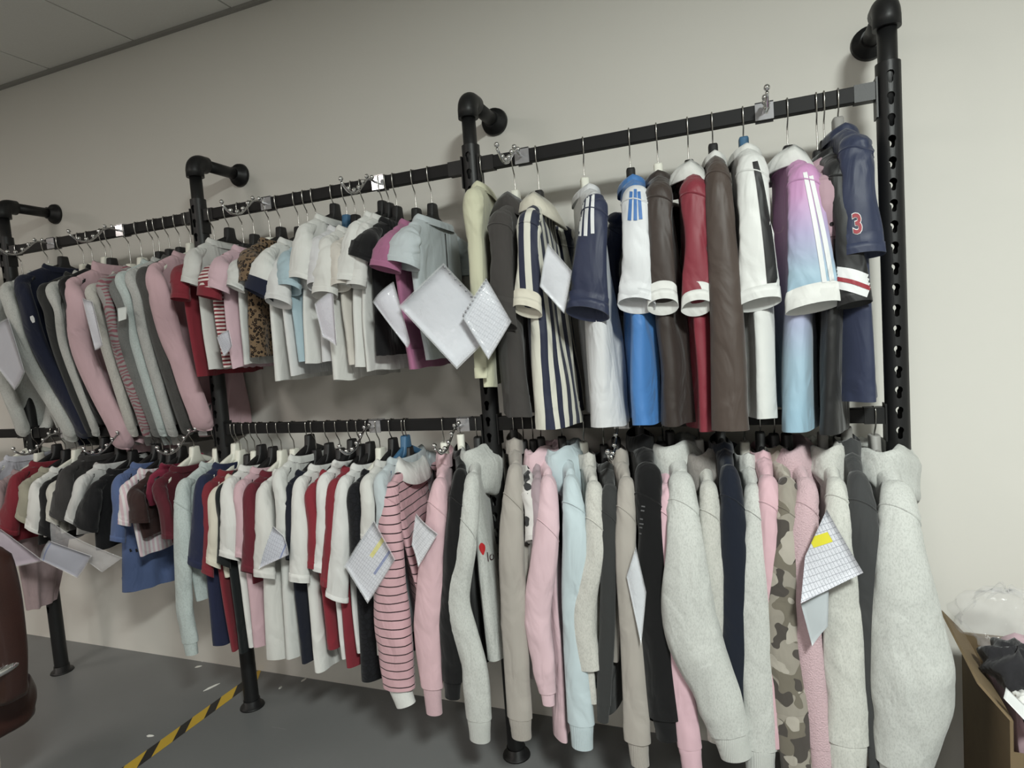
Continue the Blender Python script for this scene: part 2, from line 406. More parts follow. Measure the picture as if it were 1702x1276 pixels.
# ------------------------------------------------------------------ garments
def noise1(seed, k=4):
    r = random.Random(seed); cs = [(r.uniform(-1, 1), r.uniform(1, 4.5), r.uniform(0, 6.28), r.uniform(-2, 2)) for _ in range(k)]
    return lambda x, y=0.0: sum(a * np.sin(f * x + ph + g * y) for a, f, ph, g in cs) / k
NH = 0
def hanger(e_loc, drop, yaw, kind, label, half=0.18):
    cname, m = HANG[kind]
    e = empty('coat_hanger', e_loc, label, 'hanger', 'coat hangers on the rails'); e.rotation_euler = (0, 0, yaw)
    pts = [(0, 0.019, -0.036), (0, 0.0195, -0.015), (0, 0.017, 0.0), (0, 0.009, 0.009), (0, 0, 0.0028 + 0.009), (0, -0.009, 0.009), (0, -0.017, 0.0), (0, -0.0195, -0.02), (0, -0.015, -0.045), (0, -0.004, -0.062), (0, 0, -0.075), (0, 0, -max(drop + 0.01, 0.085))]
    pts = [(x, y, z - 0.0085 if z > 0.005 else z) for x, y, z in pts]
    obj('hook', *tube(catmull(pts, 34), 0.0019, 8), wire_m, e)
    if kind == 'wire':
        loop = [(0, 0, -drop), (0, -0.05, -drop - 0.02), (0, -half, -drop - 0.075), (0, -half + .01, -drop - 0.085), (0, 0, -drop - 0.085), (0, half - .01, -drop - 0.085), (0, half, -drop - 0.075), (0, 0.05, -drop - 0.02), (0, 0, -drop)]
        obj('wire_frame', *tube(loop, 0.0017, 8), wire_m, e); return e
    rings = []
    for u in np.linspace(-half, half, 29):
        a = abs(u) / half
        zt = bar_z(a) - drop - 0.004; zb = zt - (0.030 - 0.010 * a); tx = 0.006 + 0.010 * a ** 1.5
        zm = (zt + zb) / 2; h = (zt - zb) / 2
        th = np.arange(10) * 2 * math.pi / 10 + 0.31
        rings.append(np.stack([tx * np.sign(np.cos(th)) * np.abs(np.cos(th)) ** .6, np.full(10, u), zm + h * np.sign(np.sin(th)) * np.abs(np.sin(th)) ** .6], 1))
    obj('shoulder_bar', *loft(rings, (True, True)), m, e)
    rings = []
    for z, wu, wv in ((0.022, .013, .009), (0.024, .016, .011), (0.020, .018, .0125), (-0.008, .022, .0125), (-0.03, .034, .012), (-0.045, .05, .010)):
        th = np.arange(16) * 2 * math.pi / 16
        rings.append(np.stack([wv * np.sign(np.cos(th)) * np.abs(np.cos(th)) ** .5, wu * np.sign(np.sin(th)) * np.abs(np.sin(th)) ** .5, np.full(16, z - drop)], 1))
    obj('neck_block', *loft(rings, (True, True)), m, e)
    return e
def bar_z(a):
    return -0.004 - 0.062 * max(0.0, (a - 0.1) / 0.9) ** 1.25

def sleeve_geo(path, hv, hu, seed, wr=0.06, n=30, m=38, seam=None, tilt=0.0, creases=15):
    data = catmull(np.column_stack([path, hv, hu]), m)
    data[:, 3:] = np.maximum(data[:, 3:], 0.006)
    r = random.Random(seed * 7 + 1)
    nz = noise1(seed, 5); nz2 = noise1(seed + 7, 4); rings = []
    th = np.arange(n) * 2 * math.pi / n
    cr = [(r.uniform(.2, .97), r.uniform(-.09, .09), r.uniform(.012, .045), r.uniform(-1.9, 1.3) * wr, r.uniform(0, 6.28), r.uniform(.7, 1.5)) for _ in range(creases)]
    for i in range(m):
        c = data[i, :3]; t = data[min(i + 1, m - 1), :3] - data[max(i - 1, 0), :3]; t /= np.linalg.norm(t) + 1e-9
        a = np.array([1., 0, 0]); a -= t * (a @ t); a /= np.linalg.norm(a); b = np.cross(a, t)
        if b[1] > 0: b = -b                        # b points into the room
        s = i / (m - 1)
        f = 1 + wr * (nz(2.2 * th, 9 * s) + 0.8 * np.sin(3 * th + seed) * nz2(s * 5)) * min(1, s * 3)
        for s0, k, wd, am, t0, tw in cr:
            dth = np.angle(np.exp(1j * (th - t0)))
            f = f + am * np.exp(-((s - s0 - k * dth) / wd) ** 2) * np.exp(-(dth / tw) ** 2)
        if seam is not None:
            f = f + 0.05 * math.exp(-((s - seam) / 0.012) ** 2) - 0.05 * math.exp(-((s - seam - .028) / 0.012) ** 2)
        q = c + (data[i, 3] * f * np.cos(th))[:, None] * a + (data[i, 4] * f * np.sin(th))[:, None] * b
        if tilt:
            k = max(0, (s - .45) / .55) ** 1.5
            q[:, 2] += k * tilt * (np.sin(th) * 0.9 + 0.45 * np.cos(th + seed))
        rings.append(q)
    return rings
def lips(rings, up=0.045):
    c = rings[-1].mean(0); d = rings[-4 if len(rings) > 4 else 0].mean(0) - c; d = d / (np.linalg.norm(d) + 1e-9)
    return [c + (rings[-1] - c) * 0.95, c + (rings[-1] - c) * 0.92 + d * up]

CATS = {'tee': 't-shirt', 'long': 'sweatshirt', 'hood': 'hoodie', 'tank': 'top', 'polo': 'polo shirt', 'shirt': 'shirt', 'jersey': 'jersey'}
GROUP = {('U', 0): 'clothes on the upper rail', ('L', 0): 'clothes on the lower rail'}
def px_scale(px, py, u):
    p = P(px, py, u); return proj(p)[2] / F_PX      # metres per pixel there
def G(rail, hook, short, kind, bm, sh, hem, sl, hg='k', sm=None, cuff=None, cmat=None, collar='crew', colmat=None, du=0.0, ah=0.19,
      ash=0.165, fold=0.010, us=None, ue=0.2, band=None, seed=None, cat=None, seam=None, wr=0.08, back=True, hembk=0.0, nk=0.082, hs=1, bs=0.024, trimw=None, tilt=0.0, dip0=0.016, fl=0.62):
    """one garment on its hanger.
    hook: pixel column of the hook on its rail; sh: pixel of the front shoulder tip;
    hem: (x, y, thickness) of the torso's lower front edge; sl: sleeve stations (x, y, width[, u]); all widths in photo pixels"""
    global NH
    NH += 1
    zr = ZU if rail == 'U' else ZL
    X = rail_x(hook, zr) if hook is not None else P(sh[0], sh[1], ash)[0] - 0.004
    ztop = zr + RT
    H = np.array([X, -D, ztop])
    seed = seed if seed is not None else NH * 13
    rnd = random.Random(seed)
    S = P(sh[0], sh[1], ash) - H; vsx, zs = S[0], S[2]
    vsx = max(-0.07, min(0.07, vsx))
    zs = min(-0.115, zs); drop = -zs - 0.066; zn = -drop + bar_z(nk / (ash - .022)) + 0.009
    ahu = ah + du
    Hm = P(hem[0], hem[1], ahu) - H; vf, zh = Hm[0], Hm[2]
    vf = max(-0.13, min(0.13, vf))
    bh = max(0.012, hem[2] * px_scale(hem[0], hem[1], ahu) / 2)
    e = empty(short_name(kind), H, short, cat or CATS[kind], GROUP[(rail, 0)])
    hanger(H, drop, math.atan2(vsx, ash), hg, hang_label(hg, short), ash - 0.022)
    # ---- torso (x = v along rail, y = -u, z)
    N = 60; th = np.arange(N) * 2 * math.pi / N
    cu = np.sign(np.cos(th)) * np.abs(np.cos(th)) ** 0.85; sv = np.sign(np.sin(th)) * np.abs(np.sin(th)) ** 0.75
    prof = [(nk - 0.004, zn - 0.01, bs * 1.25, 1.0), (nk, zn, bs * 1.3, 1.0), (nk + 0.014, zn - 0.008, bs * 1.3, 0.9), (nk + (ash - nk) * .45, zn + (zs - zn) * .42, bs * 1.1, 0.35), (ash * 0.90, zs + 0.010, bs * 1.05, 0.05), (ash, zs - 0.018, bs, 0)]
    nz, nz2, nz3 = noise1(seed), noise1(seed + 3), noise1(seed + 5)
    L0 = zs - 0.018; NL = 26; ph = rnd.uniform(0, 6.28); nf = rnd.uniform(1.3, 2.4)
    for k in range(1, NL + 1):
        t = k / NL
        a = ash + (ah - ash) * (t ** 0.8) + 0.008 * math.sin(t * math.pi)
        prof.append((a, L0 + (zh - L0) * t, bs + (bh - bs) * t ** 0.65, -t))
    rings = []
    for a, z, b, q in prof:
        t = max(0.0, -q); dip = max(0.0, q)
        uc = du * t ** 1.4
        u = a * cu
        wob = 1 + 0.22 * nz2(3 * u / a, 4 * t) * min(1, 3 * t)
        v = b * sv * wob
        sheet = fold * min(1, t * 1.6) * (np.sin(nf * math.pi * u / a + ph + 1.2 * nz(t * 3)) + 0.4 * np.sin(2.7 * nf * u / a * 2 + ph * 2 + t))
        shear = (1 - t) * vsx * u / ash + t * vf * (u + a) / (2 * a)
        zz = z - dip * dip0 * np.abs(sv)
        if t > 0:
            zz = zz + t * 0.008 * nz3(3 * u / a) + hembk * t * (1 - u / a) / 2
            if t > .94: v = v * 1.04
        rings.append(np.stack([v + sheet + shear, -(u + uc), zz], 1))
    last = rings[-1]; c = last.mean(0)
    inner = last.copy(); inner[:, 0] = c[0] + (last[:, 0] - c[0]) * 0.90; inner[:, 1] = c[1] + (last[:, 1] - c[1]) * 0.985
    inner2 = inner.copy(); inner2[:, 2] += 0.06
    bandrings = None
    if band:
        bandrings = [r.copy() for r in (rings[-2], rings[-1])]
    lipr = [inner, inner2]
    # keep clear of wall, and drape over the lower rail instead of passing through it
    for r in rings + lipr:
        r[:, 1] = np.minimum(r[:, 1], D - 0.012)
        if rail == 'U' and du > -0.03:
            zc = ZL + RT + 0.006 - ztop
            near = (-r[:, 1] < 0.035)
            r[near, 2] = np.maximum(r[near, 2], zc)
    body = obj('body', *hemmed(rings, lipr), bm, e)
    if band:
        o1 = bandrings[1].copy(); c = o1.mean(0); o0 = c + (bandrings[0] - bandrings[0].mean(0)) * 1.01 + np.array([0, 0, (bandrings[0].mean(0) - c)[2] * .0]); o0[:, 2] = o1[:, 2]
        o2 = c + (o1 - c) * np.array([0.9, 0.96, 1]); o2[:, 2] = o1[:, 2] - 0.05
        obj('hem_band', *loft([o1 * 1.0, o2, c + (o2 - c) * np.array([.85, .97, 1.0])]), band, e)
    # ---- sleeves
    parts = {}
    if sl:
        smat = sm or bm
        for side in ((1, -1) if back else (1,)):
            path, hv, hu = [], [], []
            path += [(vsx * 0.80, -(ash - 0.035) * side, zs - 0.004), (vsx, -(ash + 0.006) * side, zs - 0.03)]
            hv += [bs * 0.7, bs * 1.15]; hu += [0.014, 0.026]
            pts = []
            for q in sl:
                u = q[3] if len(q) > 3 else ue
                p = P(q[0], q[1], u) - H
                half = q[2] * px_scale(q[0], q[1], u) / 2
                pts.append((p[0], u, p[2], half))
            if cuff:
                u = sl[-1][3] if len(sl[-1]) > 3 else ue
                p = P(cuff[0], cuff[1], u) - H; half = cuff[2] * px_scale(cuff[0], cuff[1], u) / 2
                cend = (p[0], u, p[2], half)
            for (x, u, z, half) in pts:
                if side == 1: path.append((x, -u, z)); hu.append(half * fl)
                else:
                    path.append((x * 0.3, min(u, D - 0.03) * 1.0 if u > 0 else 0.12, z)); hu.append(min(half * fl, 0.02))
                hv.append(half * (1 if side == 1 else .8))
            # underarm fullness for the first span
            rg = sleeve_geo(np.array(path), np.array(hv), np.array(hu), seed + side, wr, seam=seam, tilt=tilt if side == 1 else 0)
            for r in rg: r[:, 1] = np.minimum(r[:, 1], D - 0.006)
            if trimw and not cuff:
                acc, k = 0.0, len(rg) - 1
                while acc < trimw and k > 8:
                    acc += np.linalg.norm(rg[k].mean(0) - rg[k - 1].mean(0)); k -= 1
                tr = [r.mean(0) + (r - r.mean(0)) * 1.035 for r in rg[k:]]
                tr = [rg[k] * 1.0] + tr
                for r in tr: r[:, 1] = np.minimum(r[:, 1], D - 0.005)
                obj('sleeve_trim', *hemmed(tr, lips(tr)), cmat or smat, e)
                rg = rg[:k + 1]
            so = obj('sleeve', *(loft(rg, (True, False)) if cuff or trimw else hemmed(rg, lips(rg), (True, False))), smat, e)
            if seam is not None:
                A = np.array(rg); mm = len(rg); n_ = A.shape[1]; th_ = np.arange(n_) * 2 * math.pi / n_
                si = np.clip((seam + 0.035 * np.cos(th_ + 0.6)) * 37, 1, mm - 2); i0 = si.astype(int); fr = (si - i0)[:, None]
                loop = A[i0, np.arange(n_)] * (1 - fr) + A[i0 + 1, np.arange(n_)] * fr; cc = loop.mean(0)
                out = (loop - cc) / np.linalg.norm(loop - cc, axis=1)[:, None]; sr = []
                for a_ in np.arange(6) * math.pi / 3:
                    sr.append(loop + out * 0.0022 * math.cos(a_) + np.array([0, 0, 1.]) * 0.0030 * math.sin(a_))
                obj('shoulder_seam', *loft(sr + [sr[0]]), smat, e)
            if side == 1: parts['sleeve'] = so; parts['path'] = (np.array(path), np.array(hv), np.array(hu))
            if cuff:
                x, u, z, half = cend
                a = np.array(path[-1]); b = np.array((x, -u, z)) if side == 1 else np.array((x * .3, path[-1][1], z))
                hv0 = min(hv[-1], half * 1.02); k = 0.7
                cp = np.array([a + (a - b) * 0.06, a + (b - a) * 0.05, a + (b - a) * .5, b]); ch = np.array([hv0 * 0.9, half * 1.08, half, half * 0.95])
                cu_ = np.array([hu[-1] * .85, half * k, half * k, half * k * .95]) if side == 1 else np.minimum(ch * k, 0.018)
                cg = sleeve_geo(cp, ch, cu_, seed + 50 + side, 0.03, 28, 12, creases=3)
                for r in cg: r[:, 1] = np.minimum(r[:, 1], D - 0.006)
                obj('cuff', *hemmed(cg, lips(cg)), cmat or smat, e)
    # ---- neck
    cmn = colmat or bm
    ny = nk; nb = bs * 1.3
    if collar == 'crew' or collar == 'mock':
        hh = 0.018 if collar == 'crew' else 0.042
        rr = []
        for dz, k in ((-0.010, 1.07), (hh * .3, 1.05), (hh * .7, 0.99), (hh * .75, 0.93), (-0.01, 0.92)):
            zz = zn + dz - dip0 * np.abs(sv)
            rr.append(np.stack([nb * k * sv + vsx * ny * cu / ash, -ny * k * cu, zz], 1))
        obj('collar', *loft(rr), cmn, e)
    elif collar in ('polo', 'shirt'):
        rr = []
        for dz, k, kb in ((-0.006, 1.0, 1.0), (0.022, 0.97, .95), (0.030, 1.0, 1.05), (0.012, 1.22, 1.5), (-0.022, 1.42, 1.9), (-0.024, 1.38, 1.8), (0.008, 1.14, 1.3)):
            zz = zn + dz - 0.03 * np.clip(sv, 0, 1) * (1.6 if k > 1.2 else 1) - 0.012 * np.clip(-sv, 0, 1)
            rr.append(np.stack([nb * kb * sv + vsx * ny * cu / ash, -ny * k * cu, zz], 1))
        obj('collar', *loft(rr), cmn, e)
    elif collar == 'hood':
        # hood slumped round the neck, deepest at the back
        bk = -hs
        n1 = noise1(seed + 9, 5); rr = []
        K = 40; aa = np.linspace(-2.6, 2.6, K)
        for a in aa:
            wgt = 0.5 + 0.5 * math.cos(a)              # 1 at the back of the neck
            cx = -bk * (nb * 1.15 + 0.012 * wgt) * math.cos(a); cy = ny * 1.12 * math.sin(a)
            rad_h = 0.026 + 0.055 * wgt; rad_w = 0.012 + 0.022 * wgt
            cz = zn + 0.012 - 0.068 * wgt - 0.02 * (1 - wgt)
            nx, nyy = -bk * math.cos(a), math.sin(a); nn = math.hypot(nx, nyy); nx /= nn; nyy /= nn
            t2 = np.arange(22) * 2 * math.pi / 22
            f = 1 + 0.30 * n1(2 * t2, 3 * a) + 0.10 * np.sin(3 * t2 + 4 * a)
            off = rad_w * f * np.cos(t2); zz = rad_h * f * np.sin(t2)
            drp = 0.012 * np.clip(-np.sin(t2), 0, 1)
            rr.append(np.stack([cx + nx * (off + drp) + vsx * (-cy) * -1 * 0 , -(cy + nyy * (off + drp)), cz + zz], 1))
        obj('hood', *loft(rr, (True, True)), cmn, e)
    parts.update(root=e, H=H, zs=zs, zh=zh, vsx=vsx, vf=vf)
    return parts
def short_name(kind):
    return {'tee': 't_shirt', 'long': 'sweatshirt', 'hood': 'hoodie', 'tank': 'sleeveless_top', 'polo': 'polo_shirt', 'shirt': 'button_shirt', 'jersey': 'sports_jersey'}[kind]
def hang_label(hg, short):
    ws = short.split()
    return '%s hanger holding the %s' % ({'k': 'black plastic', 'w': 'white plastic', 'b': 'blue plastic', 'g': 'grey plastic', 'wire': 'thin steel wire'}[hg], ' '.join(ws[:11]))
# ================================================================== the clothes, rail by rail
WHT = fab('e8e8e4'); CRM = fab('e6dfcb'); BLK = fab('161618'); NVY = fab('1b2138'); CHA = fab('474544'); RED = fab('8a1c2e'); MAR = fab('5c1626')
PNK = fab('dfb6bf'); PNKR = fab('dfb6bf', 'rib'); HEA = fab('cdcfca', 'heather'); HEAR = fab('cdcfca', 'rib'); LGR = fab('c3c3c0', 'heather'); MGR = fab('8c8d8c', 'heather')
MNT = fab('c6d3d1', 'heather'); LBL = fab('c6d8df'); LBLR = fab('c6d8df', 'rib'); TAU = fab('b3aba2'); TAUR = fab('b3aba2', 'rib'); WRIB = fab('e8e8e4', 'rib')
def sat(c): return fab(c, rough=0.55)
# ---------- upper rail, first bay: long sweatshirts tucked behind the lower rail
def sweat(hook, short, mat, sh, x1, y1, xe, ye, w=24, hg='k', **k):
    xm, ym = sh[0] + (x1 - sh[0]) * .45, sh[1] + (y1 - sh[1]) * .45
    k.setdefault('collar', 'crew')
    return G('U', None, short, k.pop('kind', 'long'), mat, sh, (xe - 8, ye + 18, 16),
             [(sh[0] + 7, sh[1] + 48, w, .185), (x1, y1, w + 2, .13), (xe - 8, ye - 25, w, .05), (xe, ye, w * .9, .02)], hg, du=-0.13, ah=0.10, fold=.006, bs=.020, **k)
sweat(2, 'pale grey sweatshirt partly hidden by a lavender sheet', HEA, (-28, 500), -10, 590, 40, 720, 28)
sweat(33, 'light heather grey sweatshirt beside the dark navy one', HEA, (14, 470), 48, 600, 118, 728, 28, 'w')
nv = sweat(46, 'dark navy sweatshirt with small chest emblem', NVY, (38, 458), 68, 580, 140, 722, 30)
sweat(82, 'dark charcoal sweatshirt beside the navy one', fab('2f302f'), (75, 472), 96, 580, 150, 722, 20, 'w')
sweat(99, 'thin off-white sweatshirt between two dark ones', fab('c9cac5', 'heather'), (90, 470), 108, 580, 160, 722, 16, 'w')
sweat(116, 'black sweatshirt beside the rose pink one', BLK, (112, 460), 125, 570, 168, 700, 24, 'w')
sweat(142, 'rose pink sweatshirt with a document tucked in its front', PNK, (122, 462), 140, 590, 205, 738, 40, collar='mock', wr=.10)
sweat(161, 'cream grey sweatshirt beside the rose pink one', fab('cfccc4', 'heather'), (155, 473), 178, 580, 222, 722, 20, 'w')
sweat(180, 'grey sweatshirt with a pink script print down the front', fab('9d9a98', 'script', '9a5a66', (-0.2, -0.03)), (174, 462), 200, 590, 245, 722, 20, 'w')
sweat(196, 'mid grey sweatshirt with a square white tag', fab('777876', 'heather'), (196, 465), 212, 580, 262, 722, 22, 'k')
sweat(215, 'pale mint sweatshirt on the upper rail', MNT, (205, 452), 225, 570, 272, 722, 18, 'k')
sweat(232, 'light grey heather sweatshirt beside the mint one', LGR, (222, 448), 243, 570, 288, 722, 20, 'k')
sweat(246, 'charcoal sweatshirt beside the big pink one', fab('4d4c4a', 'heather'), (240, 445), 262, 560, 312, 718, 24, 'k')
sweat(267, 'large rose pink sweatshirt before the second rack post', fab('dcb2bb'), (258, 438), 285, 560, 338, 708, 42, 'w', wr=.09)
# ---------- upper rail, crossing into the second bay: short tops with open faces
def tee(hook, short, mat, sh, send, sw, hem, hg='k', **k):
    k.setdefault('ue', .208); k.setdefault('ah', .175); k.setdefault('fold', .007); k.setdefault('bs', .022); k.setdefault('trimw', .018); k.setdefault('nk', .105); k.setdefault('tilt', .012)
    return G('U', None, short, k.pop('kind', 'tee'), mat, sh, (hem[0], hem[1], hem[2] if len(hem) > 2 else 18), [((sh[0] * .45 + send[0] * .55), sh[1] * .5 + send[1] * .5, sw * .95, .205), (send[0], send[1], sw)], hg, **k)
tee(298, 'deep red t-shirt beside the large pink sweatshirt', RED, (300, 440), (300, 498), 36, (326, 626), 'w')
tee(352, 'sheer white t-shirt on the hanger at the second post', fab('dcdcd8'), (324, 412), (316, 472), 34, (346, 615), 'k')
tee(378, 'red and white striped t-shirt with red sleeve edges', fab('e6dcd6', 'hstripe', '8e2534', (.013, .5)), (350, 440), (348, 495), 44, (375, 610), 'k', cmat=RED, trimw=.03)
tee(392, 'baby pink t-shirt over the striped one', fab('e2bcc8'), (368, 424), (362, 482), 42, (388, 612), 'k')
tee(412, 'white t-shirt beside the leopard print one', fab('dedfdc'), (396, 430), (392, 480), 32, (404, 606), 'w')
tee(424, 'leopard print t-shirt on the upper rail', fab('7b6143', 'leopard'), (414, 412), (418, 474), 44, (416, 594, 30), 'k', cmat=fab('7b6143', 'leopard'), bs=.026)
tee(446, 'white ringer t-shirt with navy piping and navy cuffs', WHT, (446, 412), (430, 490), 52, (456, 634, 26), 'k', cmat=NVY, trimw=.05)
tee(461, 'white t-shirt between the navy cuffed one and sky blue', fab('e2e2e2'), (464, 430), (463, 505), 46, (482, 624, 20), 'w')
tee(480, 'sky blue t-shirt on the upper rail', fab('aecad6'), (478, 416), (480, 482), 44, (498, 602, 22), 'k')
tee(506, 'bright white t-shirt next to the sky blue one', WHT, (508, 372), (500, 470), 46, (510, 604, 22), 'k')
tee(530, 'white t-shirt with a paper in a sleeve behind', fab('dedde0'), (530, 392), (528, 478), 38, (534, 602, 22), 'b')
tee(552, 'white t-shirt with wide open sleeve hems', fab('e6e5e0'), (545, 392), (540, 492), 46, (560, 632, 28), 'k')
tee(572, 'ivory t-shirt with slightly beige sleeves', fab('ddd6cc'), (562, 400), (566, 478), 38, (585, 606, 20), 'k')
tee(600, 'large white t-shirt beside the black one', WHT, (592, 368), (578, 470), 46, (592, 610, 28), 'k')
tee(616, 'thin white t-shirt close to the black one', fab('e3e2de'), (604, 372), (592, 476), 36, (612, 618, 18), 'k')
tee(642, 'black t-shirt beside the raspberry pink one', BLK, (618, 378), (598, 432), 50, (624, 592, 20), 'k', ue=.212)
tee(704, 'raspberry pink t-shirt behind the pale blue one', fab('b0668f'), (652, 382), (640, 448), 56, (682, 614, 24), 'k', ue=.212)
pt = tee(735, 'pale blue t-shirt with a document hung at its front', fab('c6d0d5'), (680, 374), (668, 442), 62, (714, 598, 24), 'k', ue=.214, bs=.03)
G('U', 800, 'pale yellow long top on a wire hanger', 'tank', fab('dcdab8'), (787, 318), (803, 645, 26), [(790, 420, 26, .18), (800, 628, 22, .19)], 'wire', ah=.17, nk=.10, bs=.026, trimw=.02)
# ---------- upper rail, third bay: jerseys and shirts hung apart
def jer(hook, short, mat, sh, send, sw, hem, hg='k', **k):
    k.setdefault('ue', .205); k.setdefault('fl', .40); k.setdefault('ah', .185); k.setdefault('fold', .012); k.setdefault('seam', .42); k.setdefault('trimw', .022); k.setdefault('bs', .030); k.setdefault('tilt', .015); k.setdefault('wr', .085)
    mid = (sh[0] * .5 + send[0] * .5, sh[1] * .55 + send[1] * .45, sw * .74, .205)
    return G('U', hook, short, k.pop('kind', 'jersey'), mat, sh, hem, [mid, (send[0], send[1], sw)], hg, **k)
CH2 = fab('45413f')
jer(853, 'charcoal short sleeved shirt with rolled sleeves', CH2, (832, 352), (834, 540), 52, (850, 694, 58), 'w', kind='shirt', collar='shirt', trimw=.06, cat='shirt')
NS = fab('e3e0d0', 'vstripe', '1d2440', (.042, .5), .7)
jer(892, 'navy and cream striped shirt with cream sleeve edges', NS, (880, 352), (876, 518), 50, (916, 714, 70), 'k', kind='shirt', collar='shirt', cmat=CRM, cat='shirt', sm=fab('e3e0d0', 'xstripe', '1d2440', (.036, .5, -.02, .2), .7), colmat=CRM)
j1 = jer(968, 'white jersey with navy sleeves and white shoulder stripes', sat('dcdde0'), (988, 326), (976, 522), 72, (1008, 712, 66), 'w', sm=sat('232c4c'))
j2 = jer(1045, 'blue jersey with white sleeves and blue shoulder stripes', sat('2f7fcc'), (1056, 312), (1058, 508), 62, (1067, 706, 52), 'k', sm=sat('e4e6ea'))
jer(1091, 'dark brown jersey with white sleeve edges', sat('352a25'), (1094, 306), (1102, 510), 50, (1122, 708, 56), 'w', sm=sat('3d302a'), cmat=WHT, trimw=.026)
jer(1142, 'crimson jersey with white sleeve edges and collar', sat('8c1830'), (1154, 300), (1158, 512), 48, (1172, 718, 46), 'k', cmat=WHT, trimw=.026, collar='polo', colmat=WHT)
G('U', 1183, 'brown long sleeved jersey with white collar', 'jersey', sat('4b3c34'), (1192, 272), (1205, 690, 40), [(1197, 360, 46, .2), (1208, 540, 54, .21), (1214, 714, 60, .21)], 'k', collar='crew', colmat=WHT, seam=.3, wr=.03)
j3 = jer(1234, 'white jersey with a black side panel on its sleeve', sat('e6e7e4'), (1248, 260), (1262, 506), 68, (1264, 698, 50), 'b', colmat=WHT)
j4 = jer(1307, 'pink to blue ombre jersey with white collar', fab('d37fc0', 'ombre', None, (-.15, -.78), .55), (1334, 276), (1352, 512), 84, (1332, 720, 58), 'k', collar='polo', colmat=WHT, cmat=WHT, trimw=.03, sm=fab('d37fc0', 'ombre', None, (-.17, -.52), .55))
jer(1356, 'dusty pink dotted top behind the black jersey', fab('b38f9c', 'dots', '2a2226'), (1372, 288), (1376, 400), 26, (1372, 500, 20), 'k', kind='tee', ue=.18)
j5 = jer(1368, 'black jersey with white and red striped cuffs', sat('141416'), (1394, 268), (1421, 506), 52, (1386, 724, 44), 'k')
j6 = jer(1391, 'navy jersey with a red number on its sleeve', sat('26304f'), (1420, 226), (1434, 425), 66, (1440, 670, 62), 'g', trimw=.02)
# ---------- lower rail, left of and in the first bay
def low(hook, short, mat, sh, send, sw, hem, hg='k', **k):
    k.setdefault('ue', .2); k.setdefault('ah', .17); k.setdefault('fold', .007); k.setdefault('bs', .020); k.setdefault('trimw', .015); k.setdefault('nk', .112); k.setdefault('tilt', .01)
    mid = (sh[0] * .5 + send[0] * .5, sh[1] * .5 + send[1] * .5, sw * .9, .2)
    return G('L', None if hook < 660 else hook, short, k.pop('kind', 'tee'), mat, sh, (hem[0], hem[1], hem[2] if len(hem) > 2 else 18), [mid, (send[0], send[1], sw)], hg, **k)
low(6, 'pale lavender shirt next to the dark red t-shirt', fab('c9cad6'), (-12, 776), (-25, 860), 34, (0, 930), 'w')
low(14, 'blush pink skirt top with a ruffled hem', fab('ab9294'), (0, 800), (-10, 900), 30, (46, 1015, 20), 'w', ah=.06, du=.07)
low(40, 'dark red t-shirt near the leather chair', RED, (30, 786), (14, 880), 36, (24, 900), 'k')
low(62, 'olive beige t-shirt between red and white tops', fab('a9a48f'), (46, 796), (38, 865), 26, (48, 880), 'k')
low(82, 'plain white t-shirt with a black hem beneath', WHT, (64, 796), (58, 882), 34, (72, 892), 'w')
low(92, 'black top peeking below the white t-shirt', BLK, (80, 800), (78, 890), 30, (66, 905), 'k')
low(100, 'cream ribbed t-shirt beside the charcoal one', fab('d6d3c8'), (92, 800), (86, 868), 26, (100, 885), 'k')
low(122, 'charcoal t-shirt with white edge', fab('3b3939'), (112, 776), (102, 862), 42, (118, 880, 22), 'k')
low(160, 'white t-shirt showing as a narrow strip', fab('d8d8d6'), (138, 790), (118, 868), 26, (130, 890), 'k')
low(196, 'wide black t-shirt above the plastic bags', fab('1b1b1e'), (160, 800), (142, 876), 44, (158, 915, 22), 'k')
dn = low(215, 'denim blue t-shirt with dark specks', fab('53699a'), (200, 790), (196, 900), 28, (206, 985, 26), 'k', fold=.004, ah=.09, du=.05)
low(232, 'pink and white striped blouse beside the blue t-shirt', fab('e2c2cd', 'vstripe', 'e9e4e6', (.018, .5)), (212, 800), (206, 872), 26, (232, 925, 20), 'k')
low(248, 'dark brown t-shirt over the striped blouse', fab('3a2422'), (226, 806), (232, 868), 36, (236, 893, 24), 'k')
G('L', None, 'crimson top mostly hidden behind dark hangers', 'tank', fab('8d1c3f'), (244, 796), (252, 840, 14), None, 'k', ah=.15, nk=.1, bs=.018)
low(288, 'maroon t-shirt on a white hanger', MAR, (266, 796), (282, 895), 28, (286, 903, 18), 'w')
def lng(hook, short, mat, sh, pts, cuff, hem, hg='k', **k):
    k.setdefault('ah', .18); k.setdefault('fold', .009); k.setdefault('bs', .022); k.setdefault('seam', .36); k.setdefault('ue', .205)
    return G('L', None if hook < 660 else hook, short, k.pop('kind', 'long'), mat, sh, hem, pts, hg, cuff=cuff, **k)
lng(305, 'grey mint long sleeved top hanging past the others', MNT, (306, 800), [(304, 890, 34), (306, 1000, 32), (316, 1066, 30)], (319, 1086, 24), (330, 1000, 18), 'w')
low(326, 'navy t-shirt with long navy body', fab('232a4a'), (338, 792), (328, 940), 36, (356, 1074, 30), 'w')
low(350, 'dark red t-shirt behind the cream edged one', fab('86202f'), (346, 804), (345, 955), 22, (384, 1082, 22), 'w')
low(360, 'white t-shirt with cream yellow edge', fab('e3dcc8'), (360, 812), (354, 940), 26, (376, 960, 18), 'k')
low(375, 'very dark green t-shirt between white ones', fab('141a1c'), (372, 806), (372, 940), 24, (400, 1086, 26), 'w')
low(390, 'white t-shirt with straight boxy sleeve', WHT, (382, 796), (382, 928), 38, (412, 1076, 24), 'k')
